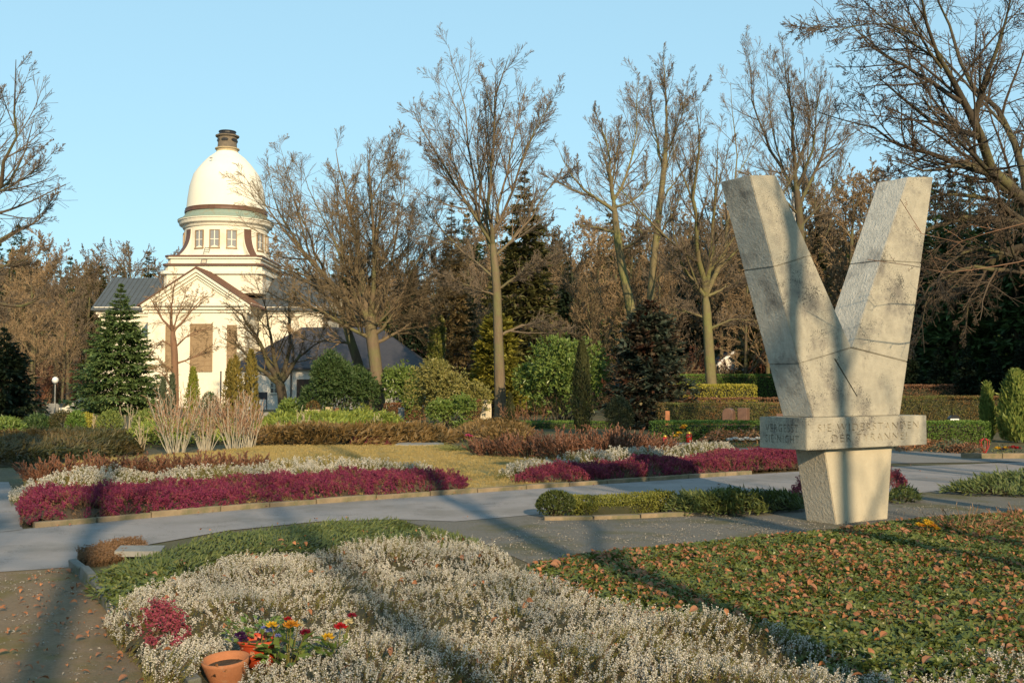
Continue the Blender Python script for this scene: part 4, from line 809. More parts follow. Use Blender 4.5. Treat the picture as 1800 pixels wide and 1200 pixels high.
# a small thorny tree just outside the frame whose low branches reach in front of the memorial
tree_px('thorn_tree', 'thorny twigs reaching in from the right before the memorial', 11.2, [(2080, 1000, 60), (2070, 700, 50), (2050, 520, 45)],
  [[(2052, 560), (1900, 430), (1800, 455), (1700, 478), (1610, 470), (1525, 456)], [(2052, 540), (1930, 360), (1800, 390), (1720, 424), (1640, 428), (1598, 400), (1582, 350)], [(2050, 520), (2060, 350), (2020, 200), (2040, 60)], [(2052, 530), (2150, 380), (2250, 250)]],
  [(9, .3, 1, 48, .16, .08, .0, 4, 3, .5), (4, .2, 1, 55, .3, .1, 0, 3, 3, .1)], 20, spread=.12, minr=.0025, mats=('bark_red', 'bark_red'), limb_r=.08, extra=0, lead0=.09)
tree_px('left_edge_tree', 'bare tree at the left edge with thin twigs against the sky', 38, [(-90, 760, 30), (-85, 560, 26), (-80, 430, 22)],
  [[(-82, 450), (-40, 380), (-5, 340), (25, 250), (28, 105)], [(-83, 460), (-30, 440), (20, 410), (60, 395), (98, 350)], [(-82, 440), (-50, 330), (-20, 220), (5, 150)], [(-83, 470), (-30, 480), (30, 460), (85, 440)], [(-82, 440), (-100, 300), (-90, 150)], [(-82, 450), (-30, 350), (30, 310), (62, 200)], [(-83, 480), (-20, 530), (40, 540), (80, 520)], [(-82, 440), (-150, 330), (-180, 220)]], fast, 21, mats=('bark', 'twig_pale'), extra=1)
tree_px('small_red_tree', 'small bare tree with reddish trunk between fir and gable window', 58, [(308, 742, 13), (308, 690, 13), (307, 620, 12), (304, 590, 11), (303, 575, 9)],
  [[(304, 582), (300, 555), (303, 520), (312, 480)], [(304, 585), (325, 560), (350, 530), (372, 515)], [(303, 582), (285, 560), (268, 530), (258, 520)], [(306, 612), (335, 585), (375, 575)], [(306, 610), (285, 598), (262, 625)], [(308, 640), (345, 625), (385, 600)], [(308, 655), (288, 640), (265, 650)], [(303, 580), (318, 540), (330, 500)], [(308, 690), (285, 655), (262, 648)]],
  [(9, .12, 1, 44, .55, .08, .04, 5, 3, 1.5), (7, .12, 1, 44, .5, .1, .03, 4, 3, .8), (5, .1, 1, 42, .55, .12, .02, 2, 3, .45)], 22, mats=('bark_red', 'twig_brown'))
tree_px('distant_tree', 'small bare tree far behind the dark slate roof', 115, [(232, 640, 8), (232, 530, 7), (230, 500, 6)],
  [[(231, 505), (215, 470), (195, 445), (178, 440)], [(231, 503), (228, 460), (222, 425)], [(231, 503), (245, 465), (262, 435)], [(231, 508), (255, 480), (285, 465)]], [(8, .2, 1, 42, .5, .1, .06, 5, 3, 3), (7, .15, 1, 42, .45, .13, .05, 4, 3, 1.6)], 23, minr=.022, mats=('bark', 'twig_pale'))
bt = tree_px('birch_tree', 'white birch stem showing between the arms of the memorial', 66, [(1401, 690, 11), (1398, 480, 9), (1396, 380, 8), (1392, 320, 6)], [[(1392, 325), (1386, 300), (1378, 250)], [(1395, 350), (1410, 310), (1420, 260)], [(1396, 370), (1385, 335), (1370, 300)]], fast, 24, mats=('birch', 'twig'))

def twig_clump(k):
    rng = np.random.default_rng(700 + k); n = 26; a = rng.random(n) * 6.283; q = rng.random(n)
    P, R = grow(rng, np.c_[np.cos(a) * q, np.sin(a) * q, np.zeros(n)], np.c_[np.cos(a) * .5, np.sin(a) * .5, np.ones(n)], rng.uniform(1.5, 3.2, n), np.full(n, .025), 5, .1, .05, minr=.012); g = Geo().tubes(P, R, 3)
    for _ in range(2): p, D, L, r = kids(rng, P, R, 6, .2, 1, 38, .45, .012); P, R = grow(rng, p, D, L, r, 3, .15, .03, minr=.012); g.tubes(P, R, 3)
    return g.mesh('undergrowth_clump', M[('twig_brown', 'twig', 'spirea')[k]])
# ------------------------------------------------------------------ woodland behind, each tree a thing
BR = [generic_tree(50 + k, 15, .2, .2, 14, 42, .48, ('bark', m_), .015, .1) for k, m_ in enumerate(('twig_brown', 'twig', 'twig_brown', 'twig_pale'))]
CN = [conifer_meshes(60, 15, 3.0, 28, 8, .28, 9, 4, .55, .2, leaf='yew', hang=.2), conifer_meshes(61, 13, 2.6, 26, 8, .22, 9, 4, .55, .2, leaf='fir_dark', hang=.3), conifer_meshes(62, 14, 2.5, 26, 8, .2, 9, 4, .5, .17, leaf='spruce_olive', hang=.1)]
rs = random.Random(12)
def wood(name, label, group, meshes, rows):
    for px, d, top in rows:
        me = rs.choice(meshes); h0 = 15 if me in BR else (15, 13, 14)[CN.index(me)]
        put_tree(name, label, (gx(px, d), d, 0), me, group, rs.random() * 6.28, gz(top - ((55 if px > 930 else 28) if me in BR else 12), d) / h0)
wood('woodland_tree', 'brown bare tree in the wood left of the domed hall', 'bare trees left of the hall', BR, [(-30, 70, 470), (15, 82, 440), (55, 76, 462), (95, 88, 470), (120, 78, 490), (150, 98, 480), (30, 96, 480), (75, 104, 470), (-60, 90, 450), (140, 112, 470), (5, 64, 560), (60, 66, 560), (110, 70, 560)])
wood('woodland_spruce', 'dark conifer in the wood left of the domed hall', 'conifers left of the hall', [CN[2], CN[0]], [(175, 120, 478), (120, 118, 462), (60, 118, 480), (258, 118, 452), (25, 110, 470), (150, 104, 510)])
wood('woodland_tree', 'brown bare tree in the wood behind the middle shrubs', 'bare trees behind the middle', BR, [(760, 84, 470), (830, 92, 430), (905, 78, 450), (960, 88, 420), (1010, 76, 440), (1050, 90, 430), (1130, 82, 440), (1190, 74, 420), (1215, 88, 400), (1300, 80, 400), (1340, 92, 410), (1380, 78, 420), (1450, 86, 380), (1480, 74, 350), (1270, 96, 420), (1080, 100, 440), (985, 104, 430), (720, 100, 480), (1160, 66, 490), (1310, 64, 470), (1500, 66, 330), (1440, 96, 340), (1560, 70, 330), (1250, 78, 380), (1110, 70, 420), (1420, 70, 340), (1350, 68, 400), (1530, 82, 320), (870, 72, 480), (800, 78, 470), (935, 68, 520), (1040, 66, 520)])
wood('woodland_spruce', 'dark conifer in the wood behind the middle shrubs', 'conifers behind the middle', [CN[0], CN[2], CN[1]], [(820, 74, 500), (720, 84, 500), (1000, 86, 470), (1210, 84, 470), (1330, 72, 470), (1440, 70, 420), (1100, 76, 500), (1480, 84, 400), (1370, 90, 480), (870, 90, 470), (955, 82, 520), (1290, 100, 480), (680, 92, 540), (770, 88, 520), (1160, 94, 480), (1040, 96, 500)])
sp = conifer_meshes(64, 15, 3.0, 30, 8, .22, 12, 5, .5, .17, leaf='spruce_olive', power=.85)
put_tree('spruce_tree', 'tall olive green spruce just right of the tall bare tree', (gx(922, 62), 62, 0), sp, None, .4, gz(298, 62) / 15)
put_tree('spruce_tree', 'narrow brownish conifer rising left of the tall bare tree', (gx(793, 66), 66, 0), conifer_meshes(65, 14, 2.2, 28, 8, .2, 10, 4, .45, .13, leaf='larch_brown', power=.9), None, 1, (gz(352, 66) / 17, gz(352, 66) / 17, gz(352, 66) / 14))
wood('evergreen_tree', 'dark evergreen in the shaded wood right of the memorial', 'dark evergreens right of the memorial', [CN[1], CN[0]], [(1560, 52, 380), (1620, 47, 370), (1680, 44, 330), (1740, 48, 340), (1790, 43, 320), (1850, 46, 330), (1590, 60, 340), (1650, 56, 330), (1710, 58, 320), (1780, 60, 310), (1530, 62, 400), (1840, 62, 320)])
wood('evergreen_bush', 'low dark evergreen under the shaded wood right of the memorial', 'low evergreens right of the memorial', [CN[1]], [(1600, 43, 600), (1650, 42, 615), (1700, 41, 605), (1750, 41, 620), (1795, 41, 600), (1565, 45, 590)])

# trees of the same garden standing behind and beside the viewer: they only show as the long dappled shadows
SH = [generic_tree(56 + k, 16, .24, .36, 6, 36, .42, ('bark', 'twig'), .012, .1, lv=[(4, .15, 1, 40, .45, .06, .05, 5, 3, 3.0), (3, .15, 1, 40, .5, .08, .04, 3, 3, 1.4)]) for k in range(2)]
out_b = [(7.6, -2.5, .95, 1), (2.5, -9.5, 1.0, 0), (5.2, -6, 1.0, 0), (10.5, -8, 1.05, 1), (2.0, -15, 1.0, 1), (-5, -13, 1, 0), (14.5, 1, .9, 0), (8, -21, 1.1, 1), (17.5, -9, 1.0, 0)]
for x, y, s, k in out_b: put_tree('garden_tree', 'bare garden tree behind the viewer casting long shadows', (x, y, 0), SH[k], 'trees behind the viewer', x, s)
put_tree('garden_spruce', 'narrow spruce behind the viewer shading the left path', (-1.7, -7.5, 0), CN[1], None, 1, (1.0, 1.0, 1.3))
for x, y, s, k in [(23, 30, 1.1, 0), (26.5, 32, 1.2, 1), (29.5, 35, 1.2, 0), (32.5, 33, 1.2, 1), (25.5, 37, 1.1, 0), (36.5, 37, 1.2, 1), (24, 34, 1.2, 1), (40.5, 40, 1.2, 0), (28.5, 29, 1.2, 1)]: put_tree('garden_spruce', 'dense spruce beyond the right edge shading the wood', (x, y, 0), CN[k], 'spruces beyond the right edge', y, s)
# the far wood, one mass of bare crowns and conifers
rng = np.random.default_rng(99); nf = 640; yy = rng.uniform(104, 200, nf); xx = rng.uniform(-1, 1, nf) * (30 + yy * .55); kp = ~((np.abs(xx + 25) < 16) & (yy < 112)); FV = [b_[1] for b_ in BR] + [CN[2][1], CN[0][1]]
scatter('far_wood', np.c_[xx, yy, np.zeros(nf)][kp], np.c_[np.zeros((nf, 2)), rng.random(nf) * 6.28][kp], (rng.uniform(.95, 1.35, nf) * np.where(xx > -5, 1.15, 1) * (1 + (yy - 108) / 400))[kp], FV, 'brown bare wood with dark conifers closing the view far behind', 'wood')
un = [twig_clump(k) for k in range(3)]
nf = 380; yy = rng.uniform(66, 110, nf); xx = rng.uniform(-1, 1, nf) * (yy * .56); kp = ~((np.abs(xx + 25) < 13) & (yy > 72)) & ~((xx < -4) & (xx > -24) & (yy < 86)) & ~((xx < -22) & (xx > -34) & (yy < 74))
scatter('undergrowth', np.c_[xx, yy, np.zeros(nf)][kp], np.c_[np.zeros((nf, 2)), rng.random(nf) * 6.28][kp], rng.uniform(.8, 1.7, nf)[kp], un, 'brown bare undergrowth between the trunks of the wood', 'undergrowth')

# ------------------------------------------------------------------ conifers and shrubs of the garden
l, r, h = spot(128, 292, 497, y=61); put_tree('fir_tree', 'dense green fir with layered boughs in front of the domed hall', tuple(l), conifer_meshes(70, h, r * 1.2, 23, 12, .24, 16, 7, .28, .11, leaf='fir', power=1.0, skirt=.03, hang=.12))
l, r, h = spot(1062, 1222, 528, 752); put_tree('blue_spruce', 'dark blue-green spruce with rusty needles left of the yellow hedge', tuple(l), conifer_meshes(71, h, r * 1.05, 19, 11, .12, 13, 6, .26, .11, leaf='bluespruce', power=.62, lift=.12))
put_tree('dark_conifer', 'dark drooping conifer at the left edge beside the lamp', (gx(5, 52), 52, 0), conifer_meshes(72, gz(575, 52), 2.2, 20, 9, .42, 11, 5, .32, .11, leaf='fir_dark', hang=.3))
for a in [('rhododendron', 'olive leaved rhododendron left of the tall pale trunk', 722, 852, 618, 748, 'rhodo_olive', 2400, .15, .05), ('rhododendron', 'bright glossy rhododendron right of the tall pale trunk', 888, 1075, 588, 748, 'rhodo', 2900, .18, .065), ('rhododendron', 'dark green rhododendron between the straight trunk and olive rhododendron', 655, 745, 632, 738, 'rhodo', 1500, .17, .06), ('yew_bush', 'dark green yew bush beside the straight-trunked tree', 540, 660, 612, 738, 'yew', 9000, .2, .06), ('laurel_bush', 'small round laurel before the side building door', 478, 532, 698, 738, 'rhodo', 420, .17, .06)]:
    n, lb, pa, pb, pt, pbz, lf, cnt, L_, W_ = a; l, r, h = spot(pa, pb, pt, pbz); leafy(n, lb, 'shrub', l, (r, r * .85, h * .66), cnt, lf, L_, W_, hash(lb) % 999 if False else int(pa), whorl=(5 if 'rhodo' in lf else 2), zc=h * .36, lump=.35, inner=.45, lobes=8)
l, r, h = spot(760, 840, 690, 752); leafy('laurel_bush', 'low bright green laurel at the foot of the olive rhododendron', 'shrub', l + [0, -.6, 0], (r * 1.15, r * .8, h * .75), 520, 'rhodo', .17, .06, 31, whorl=5, zc=h * .35, lump=.4, lobes=5)
l, r, h = spot(822, 925, 552, y=58); put_tree('golden_cypress', 'golden green cypress behind the tall pale trunk', tuple(l), conifer_meshes(73, h, r, 18, 10, .2, 10, 5, .34, .14, leaf='cypress_gold', power=.5, lift=.15))
column('ivy_trunk', 'ivy covered stem above the olive rhododendron', base(767, 56), gz(556, 56), .45, 2600, 'ivy_light', 41, .16, .11, power=.15, cat='tree')
for a in [('columnar_thuja', 'yellow-green columnar thuja before the reddish trunk', 326, 352, 648, 40, 'thuja_lime', 2400, 1, .13), ('columnar_thuja', 'grey-green columnar juniper with twin tips left of the yellow-green column', 281, 306, 660, 39, 'thuja_blue', 2400, 2, .14), ('columnar_thuja', 'golden column conifer with three tips right of the gable window', 398, 452, 618, 41, 'thuja_gold', 4200, 3, .17), ('columnar_thuja', 'dark slim conifer column before the bright rhododendron', 1004, 1042, 602, 36, 'thuja_dark', 3200, 1, .15), ('columnar_thuja', 'small pointed dark conifer right of the tall pale trunk', 887, 906, 692, 37, 'thuja_dark', 900, 1, .1), ('young_thuja', 'slim young thuja left of the larger one by the right edge', 1722, 1748, 676, 31.5, 'thuja_green', 1700, 1, .16), ('young_thuja', 'leafy young thuja cut by the right edge', 1755, 1815, 658, 30, 'thuja_green', 3600, 1, .2)]:
    n, lb, pa, pb, pt, y, lf, cnt, tips, L_ = a; l, r, h = spot(pa, pb, pt, y=y); column(n, lb, l, h, r, cnt, lf, int(pa), L_, L_ * .33, tips)
l, r, h = spot(1036, 1086, 690, 752); leafy('clipped_bush', 'rounded dark clipped bush before the blue spruce', 'shrub', l + [0, -6, 0], (r * .85, r * .8, h * .52), 3000, 'thuja_dark', .09, .03, 43, lump=.1, zc=h * .4, out=.5, up=.6)
for a in [('round_bush', 'dark brown-green dome bush nearest the pale stair', 86, 140, 722, 768, 'jun_dark', .1), ('round_bush', 'small dark green cone bush right of the dome bush', 118, 150, 722, 770, 'hedge_green', .1), ('round_bush', 'flat olive bush behind the thin pale stems', 132, 172, 727, 764, 'hedge_yellow', .1), ('round_bush', 'olive green dome bush below the fir', 172, 216, 722, 766, 'thuja_green', .1), ('round_bush', 'light green bush left of the twin-tipped juniper', 236, 282, 722, 768, 'thuja_green', .12), ('round_bush', 'low dark juniper bush beside the lamp', 40, 100, 730, 768, 'yew', .14), ('round_bush', 'mottled low bush at the left edge', -20, 45, 735, 776, 'rhodo', .14), ('round_bush', 'dark low bush before the domed hall wall', 352, 386, 690, 735, 'yew', .12)]:
    n, lb, pa, pb, pt, pbz, lf, L_ = a; l, r, h = spot(pa, pb, pt, pbz); leafy(n, lb, 'shrub', l, (r, r * .8, h * .62), 1500, lf, L_, L_ * .35, int(pa) + 60, lump=.15, zc=h * .38, out=.5, up=.5)
# white-stemmed shrubs
for k, (px, pb_, pt, w_, lb) in enumerate([(312, 796, 690, 34, 'largest white-stemmed bare shrub before the yellow-green column'), (362, 792, 700, 24, 'narrow white-stemmed bare shrub between its two bigger neighbours'), (412, 792, 695, 34, 'white-stemmed bare shrub before the golden column'), (440, 790, 705, 20, 'small white-stemmed bare shrub right of the golden column')]):
    l, r, h = spot(px - w_, px + w_, pt, pb_); twiggy('white_stemmed_shrub', lb, l, r, h * 1.02, 30, ('stem_white', 'stem_red'), 80 + k, 1, .0055, .34, base_r=.45, up=.06, r0=.010, sub=9)
for k, (px, pb_, pt, lb) in enumerate([(252, 793, 735, 'few thin pale stems left of the white-stemmed shrubs'), (164, 766, 726, 'pale forked stems before the olive bush'), (226, 765, 715, 'pale thin shrub below the fir right side'), (497, 778, 738, 'thin pale shrub in the brown juniper'), (532, 776, 718, 'tallest thin pale stems in the brown juniper'), (663, 768, 728, 'thin pale shrub before the straight trunk')]):
    l, r, h = spot(px - 9, px + 9, pt, pb_); twiggy('pale_stemmed_shrub', lb, l, r, h, 7, ('stem_pale', 'stem_pale'), 90 + k, 1, .007, .3, up=.1, r0=.012, sub=3)
# brown deciduous shrubs (spirea)
def brown_row(items, lbls):
    for k, (px, w_, pt, pb_) in enumerate(items):
        l, r, h = spot(px - w_, px + w_, pt, pb_); twiggy('spirea_shrub', lbls[k], l, r, h * .98, 80, ('stem_brown', 'spirea'), 120 + int(px), 2, .007, .95, base_r=.6, up=.02, r0=.009, sub=6)
brown_row([(95, 48, 800, 852), (165, 48, 795, 850), (235, 50, 796, 846), (300, 48, 796, 843), (365, 52, 792, 838), (425, 46, 793, 834)], ['reddish brown twiggy shrub, leftmost of the row behind the magenta heath', 'reddish brown twiggy shrub, second from left behind the magenta heath', 'reddish brown twiggy shrub, third from left behind the magenta heath', 'reddish brown twiggy shrub, third from right in the left row', 'reddish brown twiggy shrub, second from right in the left row', 'reddish brown twiggy shrub at the right end of the left row'])
brown_row([(868, 44, 762, 806), (925, 50, 755, 808), (990, 52, 750, 812), (1050, 52, 748, 812), (1105, 50, 748, 812), (1150, 30, 758, 810)], ['dark brown twiggy shrub beside the grass tuft, left end of right row', 'dark brown twiggy shrub, second from the grass tuft', 'dark brown twiggy shrub in the middle of the right row', 'dark brown twiggy shrub below the dark slim column', 'dark brown twiggy shrub below the blue spruce', 'dark brown twiggy shrub at the right end beside the side path'])
# spreading junipers
spreader('spreading_juniper', 'dark spreading juniper at the left behind the brown shrubs', GP([(-40, 822), (130, 818), (250, 800), (262, 775), (150, 770), (-40, 776)]), .32, 'jun_dark', 140, 260, .18, .035, rise=.2)
spreader('spreading_juniper', 'bright green low juniper before the stone planter', GP([(445, 778), (700, 772), (712, 752), (640, 745), (460, 750)]), .5, 'jun_green', 141, 130, .22, .05)
spreader('spreading_juniper', 'rusty brown juniper along the far lawn edge', GP([(440, 787), (600, 788), (780, 786), (800, 775), (720, 768), (440, 776)]), .45, 'jun_brown', 142, 230, .22, .045)
spreader('spreading_juniper', 'green low juniper under the columns', GP([(215, 785), (300, 790), (460, 775), (460, 762), (240, 766)]), .5, 'jun_green', 143, 120, .22, .05)
spreader('spreading_juniper', 'olive juniper left of the brown shrubs in the middle', GP([(790, 775), (860, 782), (930, 776), (930, 758), (830, 757)]), .4, 'jun_brown', 144, 160, .2, .045)
spreader('spreading_juniper', 'feathery juniper beside the path at the right edge', GP([(1655, 868), (1720, 874), (1830, 876), (1950, 874), (1950, 845), (1800, 846), (1720, 855)]), .26, 'jun_mid', 145, 420, .13, .022)
spreader('spreading_juniper', 'dark juniper in the memorial shadow behind the gravel', GP([(1170, 905), (1300, 908), (1420, 900), (1420, 882), (1250, 886)]), .22, 'jun_mid', 146, 700, .12, .02, edge=.3)
spreader('spreading_juniper', 'small juniper tuft right of the memorial foot', GP([(1560, 886), (1615, 884), (1605, 870), (1560, 872)]), .25, 'jun_mid', 147, 700, .1, .02, edge=.2)
# hedges
def hb(pa, pb, pbot, ptop, y2=None):
    a = G(pa, pbot); b = G(pb, pbot if y2 is None else y2); return a, b, gz(ptop, a[1])
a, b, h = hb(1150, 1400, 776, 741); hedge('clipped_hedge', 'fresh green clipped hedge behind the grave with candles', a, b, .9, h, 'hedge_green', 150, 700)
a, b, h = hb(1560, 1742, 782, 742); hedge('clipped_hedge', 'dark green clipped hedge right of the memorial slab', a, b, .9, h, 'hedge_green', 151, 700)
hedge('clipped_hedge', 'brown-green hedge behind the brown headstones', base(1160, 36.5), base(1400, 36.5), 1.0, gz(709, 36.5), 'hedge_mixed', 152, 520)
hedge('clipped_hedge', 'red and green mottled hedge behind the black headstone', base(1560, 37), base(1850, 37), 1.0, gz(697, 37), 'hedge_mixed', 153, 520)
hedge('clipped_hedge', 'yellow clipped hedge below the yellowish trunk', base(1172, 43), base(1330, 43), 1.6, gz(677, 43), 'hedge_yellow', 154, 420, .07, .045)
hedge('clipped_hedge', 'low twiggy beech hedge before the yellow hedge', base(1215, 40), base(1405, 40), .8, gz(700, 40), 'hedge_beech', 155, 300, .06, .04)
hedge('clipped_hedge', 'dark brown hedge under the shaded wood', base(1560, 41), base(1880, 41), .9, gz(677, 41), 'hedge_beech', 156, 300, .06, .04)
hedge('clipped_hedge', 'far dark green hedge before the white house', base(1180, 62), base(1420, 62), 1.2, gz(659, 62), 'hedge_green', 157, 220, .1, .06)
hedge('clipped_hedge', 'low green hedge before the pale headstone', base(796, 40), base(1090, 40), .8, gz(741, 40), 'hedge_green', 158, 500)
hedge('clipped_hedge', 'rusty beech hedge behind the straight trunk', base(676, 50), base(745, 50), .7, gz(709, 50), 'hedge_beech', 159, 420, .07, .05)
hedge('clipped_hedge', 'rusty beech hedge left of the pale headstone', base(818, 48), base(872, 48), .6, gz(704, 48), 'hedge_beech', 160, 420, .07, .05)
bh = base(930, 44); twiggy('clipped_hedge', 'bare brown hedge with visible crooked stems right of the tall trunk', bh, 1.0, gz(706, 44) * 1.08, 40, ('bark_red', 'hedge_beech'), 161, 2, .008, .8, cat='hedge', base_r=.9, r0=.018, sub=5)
# box hedge in front of the path
hb_ = GP([(950, 915), (1090, 912), (1185, 905)])
l = (hb_[0] + hb_[0]) / 2; leafy('box_bush', 'dark round box bush at the end of the low hedge', 'shrub', G(978, 912) + [0, .15, 0], (.24, .2, .17), 2600, 'box_dark', .035, .02, 162, lump=.08, zc=.15, out=.6, up=.4, inner=.75)
hedge('box_hedge', 'low sunlit yellow-green box hedge along the path', G(1012, 911), G(1190, 903), .42, .21, 'box', 163, 5200, .03, .02, wob=.12)
spreader('spreading_juniper', 'green feathery juniper at the right end of the box hedge', GP([(1170, 906), (1225, 908), (1315, 902), (1310, 892), (1200, 892)]), .24, 'jun_mid', 164, 1500, .09, .016, edge=.15)
# ------------------------------------------------------------------ heaths, ground cover, litter
HW_ = [sprig(209 + 40 * k, ('heath_green', ('heath_green', 'heath_brown')[k]), 18, .12, .013, .004, .2, 30) for k in range(2)] + [sprig(208, ('heath_brown', 'heath_green'), 14, .12, .012, .005, .3, 26)] + [sprig(200 + k, ('heath_white', ('heath_green', 'heath_brown', 'heath_green', 'heath_green')[k]), 22, .125 + .012 * k, .0105, .0068, .40, 24) for k in range(4)] + [sprig(205, ('heath_white', 'heath_brown'), 12, .13, .010, .006, .5, 22)]
HB_ = [sprig(230 + k, ('drygrass', 'heath_brown'), 14, .1, .012, .006, .3, 14) for k in range(3)]
HP_ = [sprig(210 + k, ('heath_pink', 'heath_stem'), 26, .13, .019, .012, .25, 10) for k in range(3)] + [sprig(214, ('heath_rose', 'heath_stem'), 22, .13, .018, .012, .3, 10)]
HWf = [sprig(220 + k, ('heath_white', 'heath_green'), 16, .13, .015, .010, .35, 22) for k in range(3)] + [sprig(224, ('heath_green', 'heath_green'), 14, .12, .014, .005, .3, 24)]
HB_ = [sprig(230 + k, ('drygrass', 'heath_brown'), 14, .1, .012, .006, .3, 14) for k in range(3)]
HR_ = [sprig(234 + k, ('heath_rose', 'heath_brown'), 16, .13, .017, .011, .35, 16) for k in range(3)]
FG = GP([(180, 1045), (300, 992), (450, 957), (620, 935), (760, 930), (850, 945), (930, 985), (1000, 1012), (1200, 1064), (1500, 1112), (1800, 1122), (2050, 1130), (2050, 1500), (400, 1500), (330, 1215)], .22)
PT = [G(400, 1204, 0)[:2], G(400, 1204, 0)[:2] + [.10, .27], G(505, 1092, .32)[:2], G(592, 1098, .29)[:2]]
mound('heath_soil', FG, .15, 'heath_under', seed=301, mound_=1.6, dips=[(PT[0][0], PT[0][1] - .12, .36)])
def clear_pots(P):
    ok = np.ones(len(P), bool)
    for (x, y), r, f in zip(PT, (.17, .17, .07, .06), (.26, .12, .08, .08)): ok &= ~((np.hypot(P[:, 0] - x, P[:, 1] - y) < r) | ((np.abs(P[:, 0] - x + (y - P[:, 1]) * (x / y) * 0) < r * .85) & (P[:, 1] < y) & (P[:, 1] > y - r - f)))
    return ok
heath_bed('white_heath', 'white flowering winter heath filling the foreground bed', FG, .27, HW_, 1350, 301, lean=(.25, -.15), sc=(.55, 1.1), mound=1.6, holes=.4, edge=.12, patch=3, low=.14, keep=clear_pots)
PB = GP([(35, 929), (150, 921), (300, 906), (450, 893), (600, 882), (700, 875), (815, 868), (822, 852), (700, 850), (500, 857), (330, 868), (180, 882), (35, 893)])
mound('heath_soil', PB, .16, 'soil', z0=.02, seed=302)
heath_bed('magenta_heath', 'magenta heath border along the left kerb', PB, .27, HB_[:2] + HP_, 1000, 302, patch=2, lean=(0, -.25), sc=(.7, 1.2), mound=2.2, z0=.02, edge=.18, holes=.4)
heath_bed('white_heath', 'white heath band behind the left magenta border', GP([(18, 893), (180, 881), (330, 867), (500, 856), (700, 850), (780, 848), (745, 840), (600, 842), (480, 840), (300, 858), (120, 868), (20, 878)]), .30, HWf[::-1], 460, 303, patch=1, sc=(.9, 1.3), mound=1.6, z0=.05)
PR = GP([(900, 858), (1060, 850), (1200, 841), (1320, 833), (1425, 826), (1425, 808), (1300, 812), (1180, 824), (1050, 836), (920, 848)])
mound('heath_soil', PR, .16, 'soil', z0=.02, seed=304)
heath_bed('magenta_heath', 'magenta heath border along the right kerb before the memorial', PR, .28, HB_[:2] + HP_ + HR_, 800, 304, patch=2, lean=(0, -.2), sc=(.85, 1.3), mound=1.4, z0=.03, edge=.2)
heath_bed('white_heath', 'white heath band behind the right magenta border', GP([(868, 852), (920, 849), (1050, 838), (1180, 826), (1300, 814), (1290, 806), (1150, 818), (1000, 830), (885, 843)]), .34, HWf[::-1], 380, 305, patch=1, sc=(1, 1.5), mound=1.5, z0=.05)
heath_bed('heather_tuft', 'magenta heath tuft behind the small juniper at the memorial foot', GP([(1545, 874), (1592, 872), (1590, 862), (1545, 864)]), .34, HR_, 700, 306, edge=.15)
heath_bed('heather_tuft', 'magenta heath tuft between memorial foot and dark juniper', GP([(1395, 885), (1425, 884), (1425, 868), (1398, 870)]), .40, HR_, 700, 316, edge=.15)
heath_bed('brown_heath', 'withered brown heath cushion at the bed corner', GP([(132, 992), (170, 998), (235, 985), (262, 968), (240, 958), (180, 966), (138, 978)]), .22, HB_, 2200, 307, edge=.2)
heath_bed('heather_tuft', 'small wine-red heath clump left of the pots', GP([(245, 1130), (300, 1138), (322, 1112), (300, 1090), (250, 1098)], .1), .30, HR_, 1500, 308, edge=.12)
heath_bed('heather_tuft', 'low dull magenta heath by the flat stone', GP([(615, 787), (690, 787), (690, 781), (620, 781)]), .3, HR_, 300, 309)
g = Geo(); g.box((-.2, -.16, 0), (.2, .16, .05)); tag(g.build('stone_plate', M['granite_grey'], loc=tuple(G(246, 984) + [0, 0, .06])), 'flat grey stone plate beside the withered heath cushion', 'stone').rotation_euler = (.02, .03, .2)
# leaves
def leaf_mesh(seed, mats, L, W, n=1, curl=.25):
    rng = np.random.default_rng(seed); g = Geo()
    for k in range(n):
        a = k * 6.283 / n + rng.random(); o = np.array([math.cos(a), math.sin(a), .25]); s = np.array([-math.sin(a), math.cos(a), 0]); up_ = np.array([0, 0, 1.]); V = []
        for t, w in ((0, .08), (.3, .85), (.6, 1), (.85, .6), (1, .05)):
            c = o * L * t + up_ * (L * curl * t * (1 - t) * 2 + .01 - L * curl * .8 * t * t); V += [c - s * W / 2 * w + up_ * W * .18 * w, c, c + s * W / 2 * w + up_ * W * .18 * w]
        Q = [(i * 3 + j, i * 3 + j + 1, i * 3 + j + 4, i * 3 + j + 3) for i in range(4) for j in range(2)]; g.add(V, Q)
    return g.mesh('leaf_%d' % seed, [M[mats]])
IV = [leaf_mesh(240 + k, 'ivy', .05, .022, 4 + k % 2) for k in range(3)] + [leaf_mesh(244, 'ivy_light', .05, .02, 4)]
LT = [leaf_mesh(250 + k, 'litter', .058, .036, 1, .15 + .15 * k) for k in range(3)] + [leaf_mesh(255 + k, 'litter_red', .05, .03, 1, .35) for k in range(2)]
LT += [leaf_mesh(257 + k, 'litter_brown', .075 - .02 * k, .045 - .014 * k, 1, .2 + .2 * k) for k in range(3)]
def ground_leaves(name, label, poly, dens, variants, hfun, seed, sc=(.7, 1.3), tilt=.35, cat='leaves', keep=None):
    rng = np.random.default_rng(seed); P2 = fill(poly, dens, rng)
    if keep is not None: P2 = P2[keep(P2)]
    z = hfun(P2, rng); D = np.c_[rng.normal(0, tilt, (len(P2), 2)), np.ones(len(P2))]
    return scatter(name, np.c_[P2, z], euler_up(D, rng), rng.uniform(sc[0], sc[1], len(P2)), variants, label, cat)
GC = GP([(930, 992), (1050, 974), (1300, 950), (1450, 935), (1640, 912), (1800, 905), (2000, 915), (2050, 1260), (1800, 1250), (1500, 1210), (1200, 1130), (1000, 1060), (930, 1010)], .06)
mound('cover_soil', GC, .06, 'soil', seed=320, edge=.3)
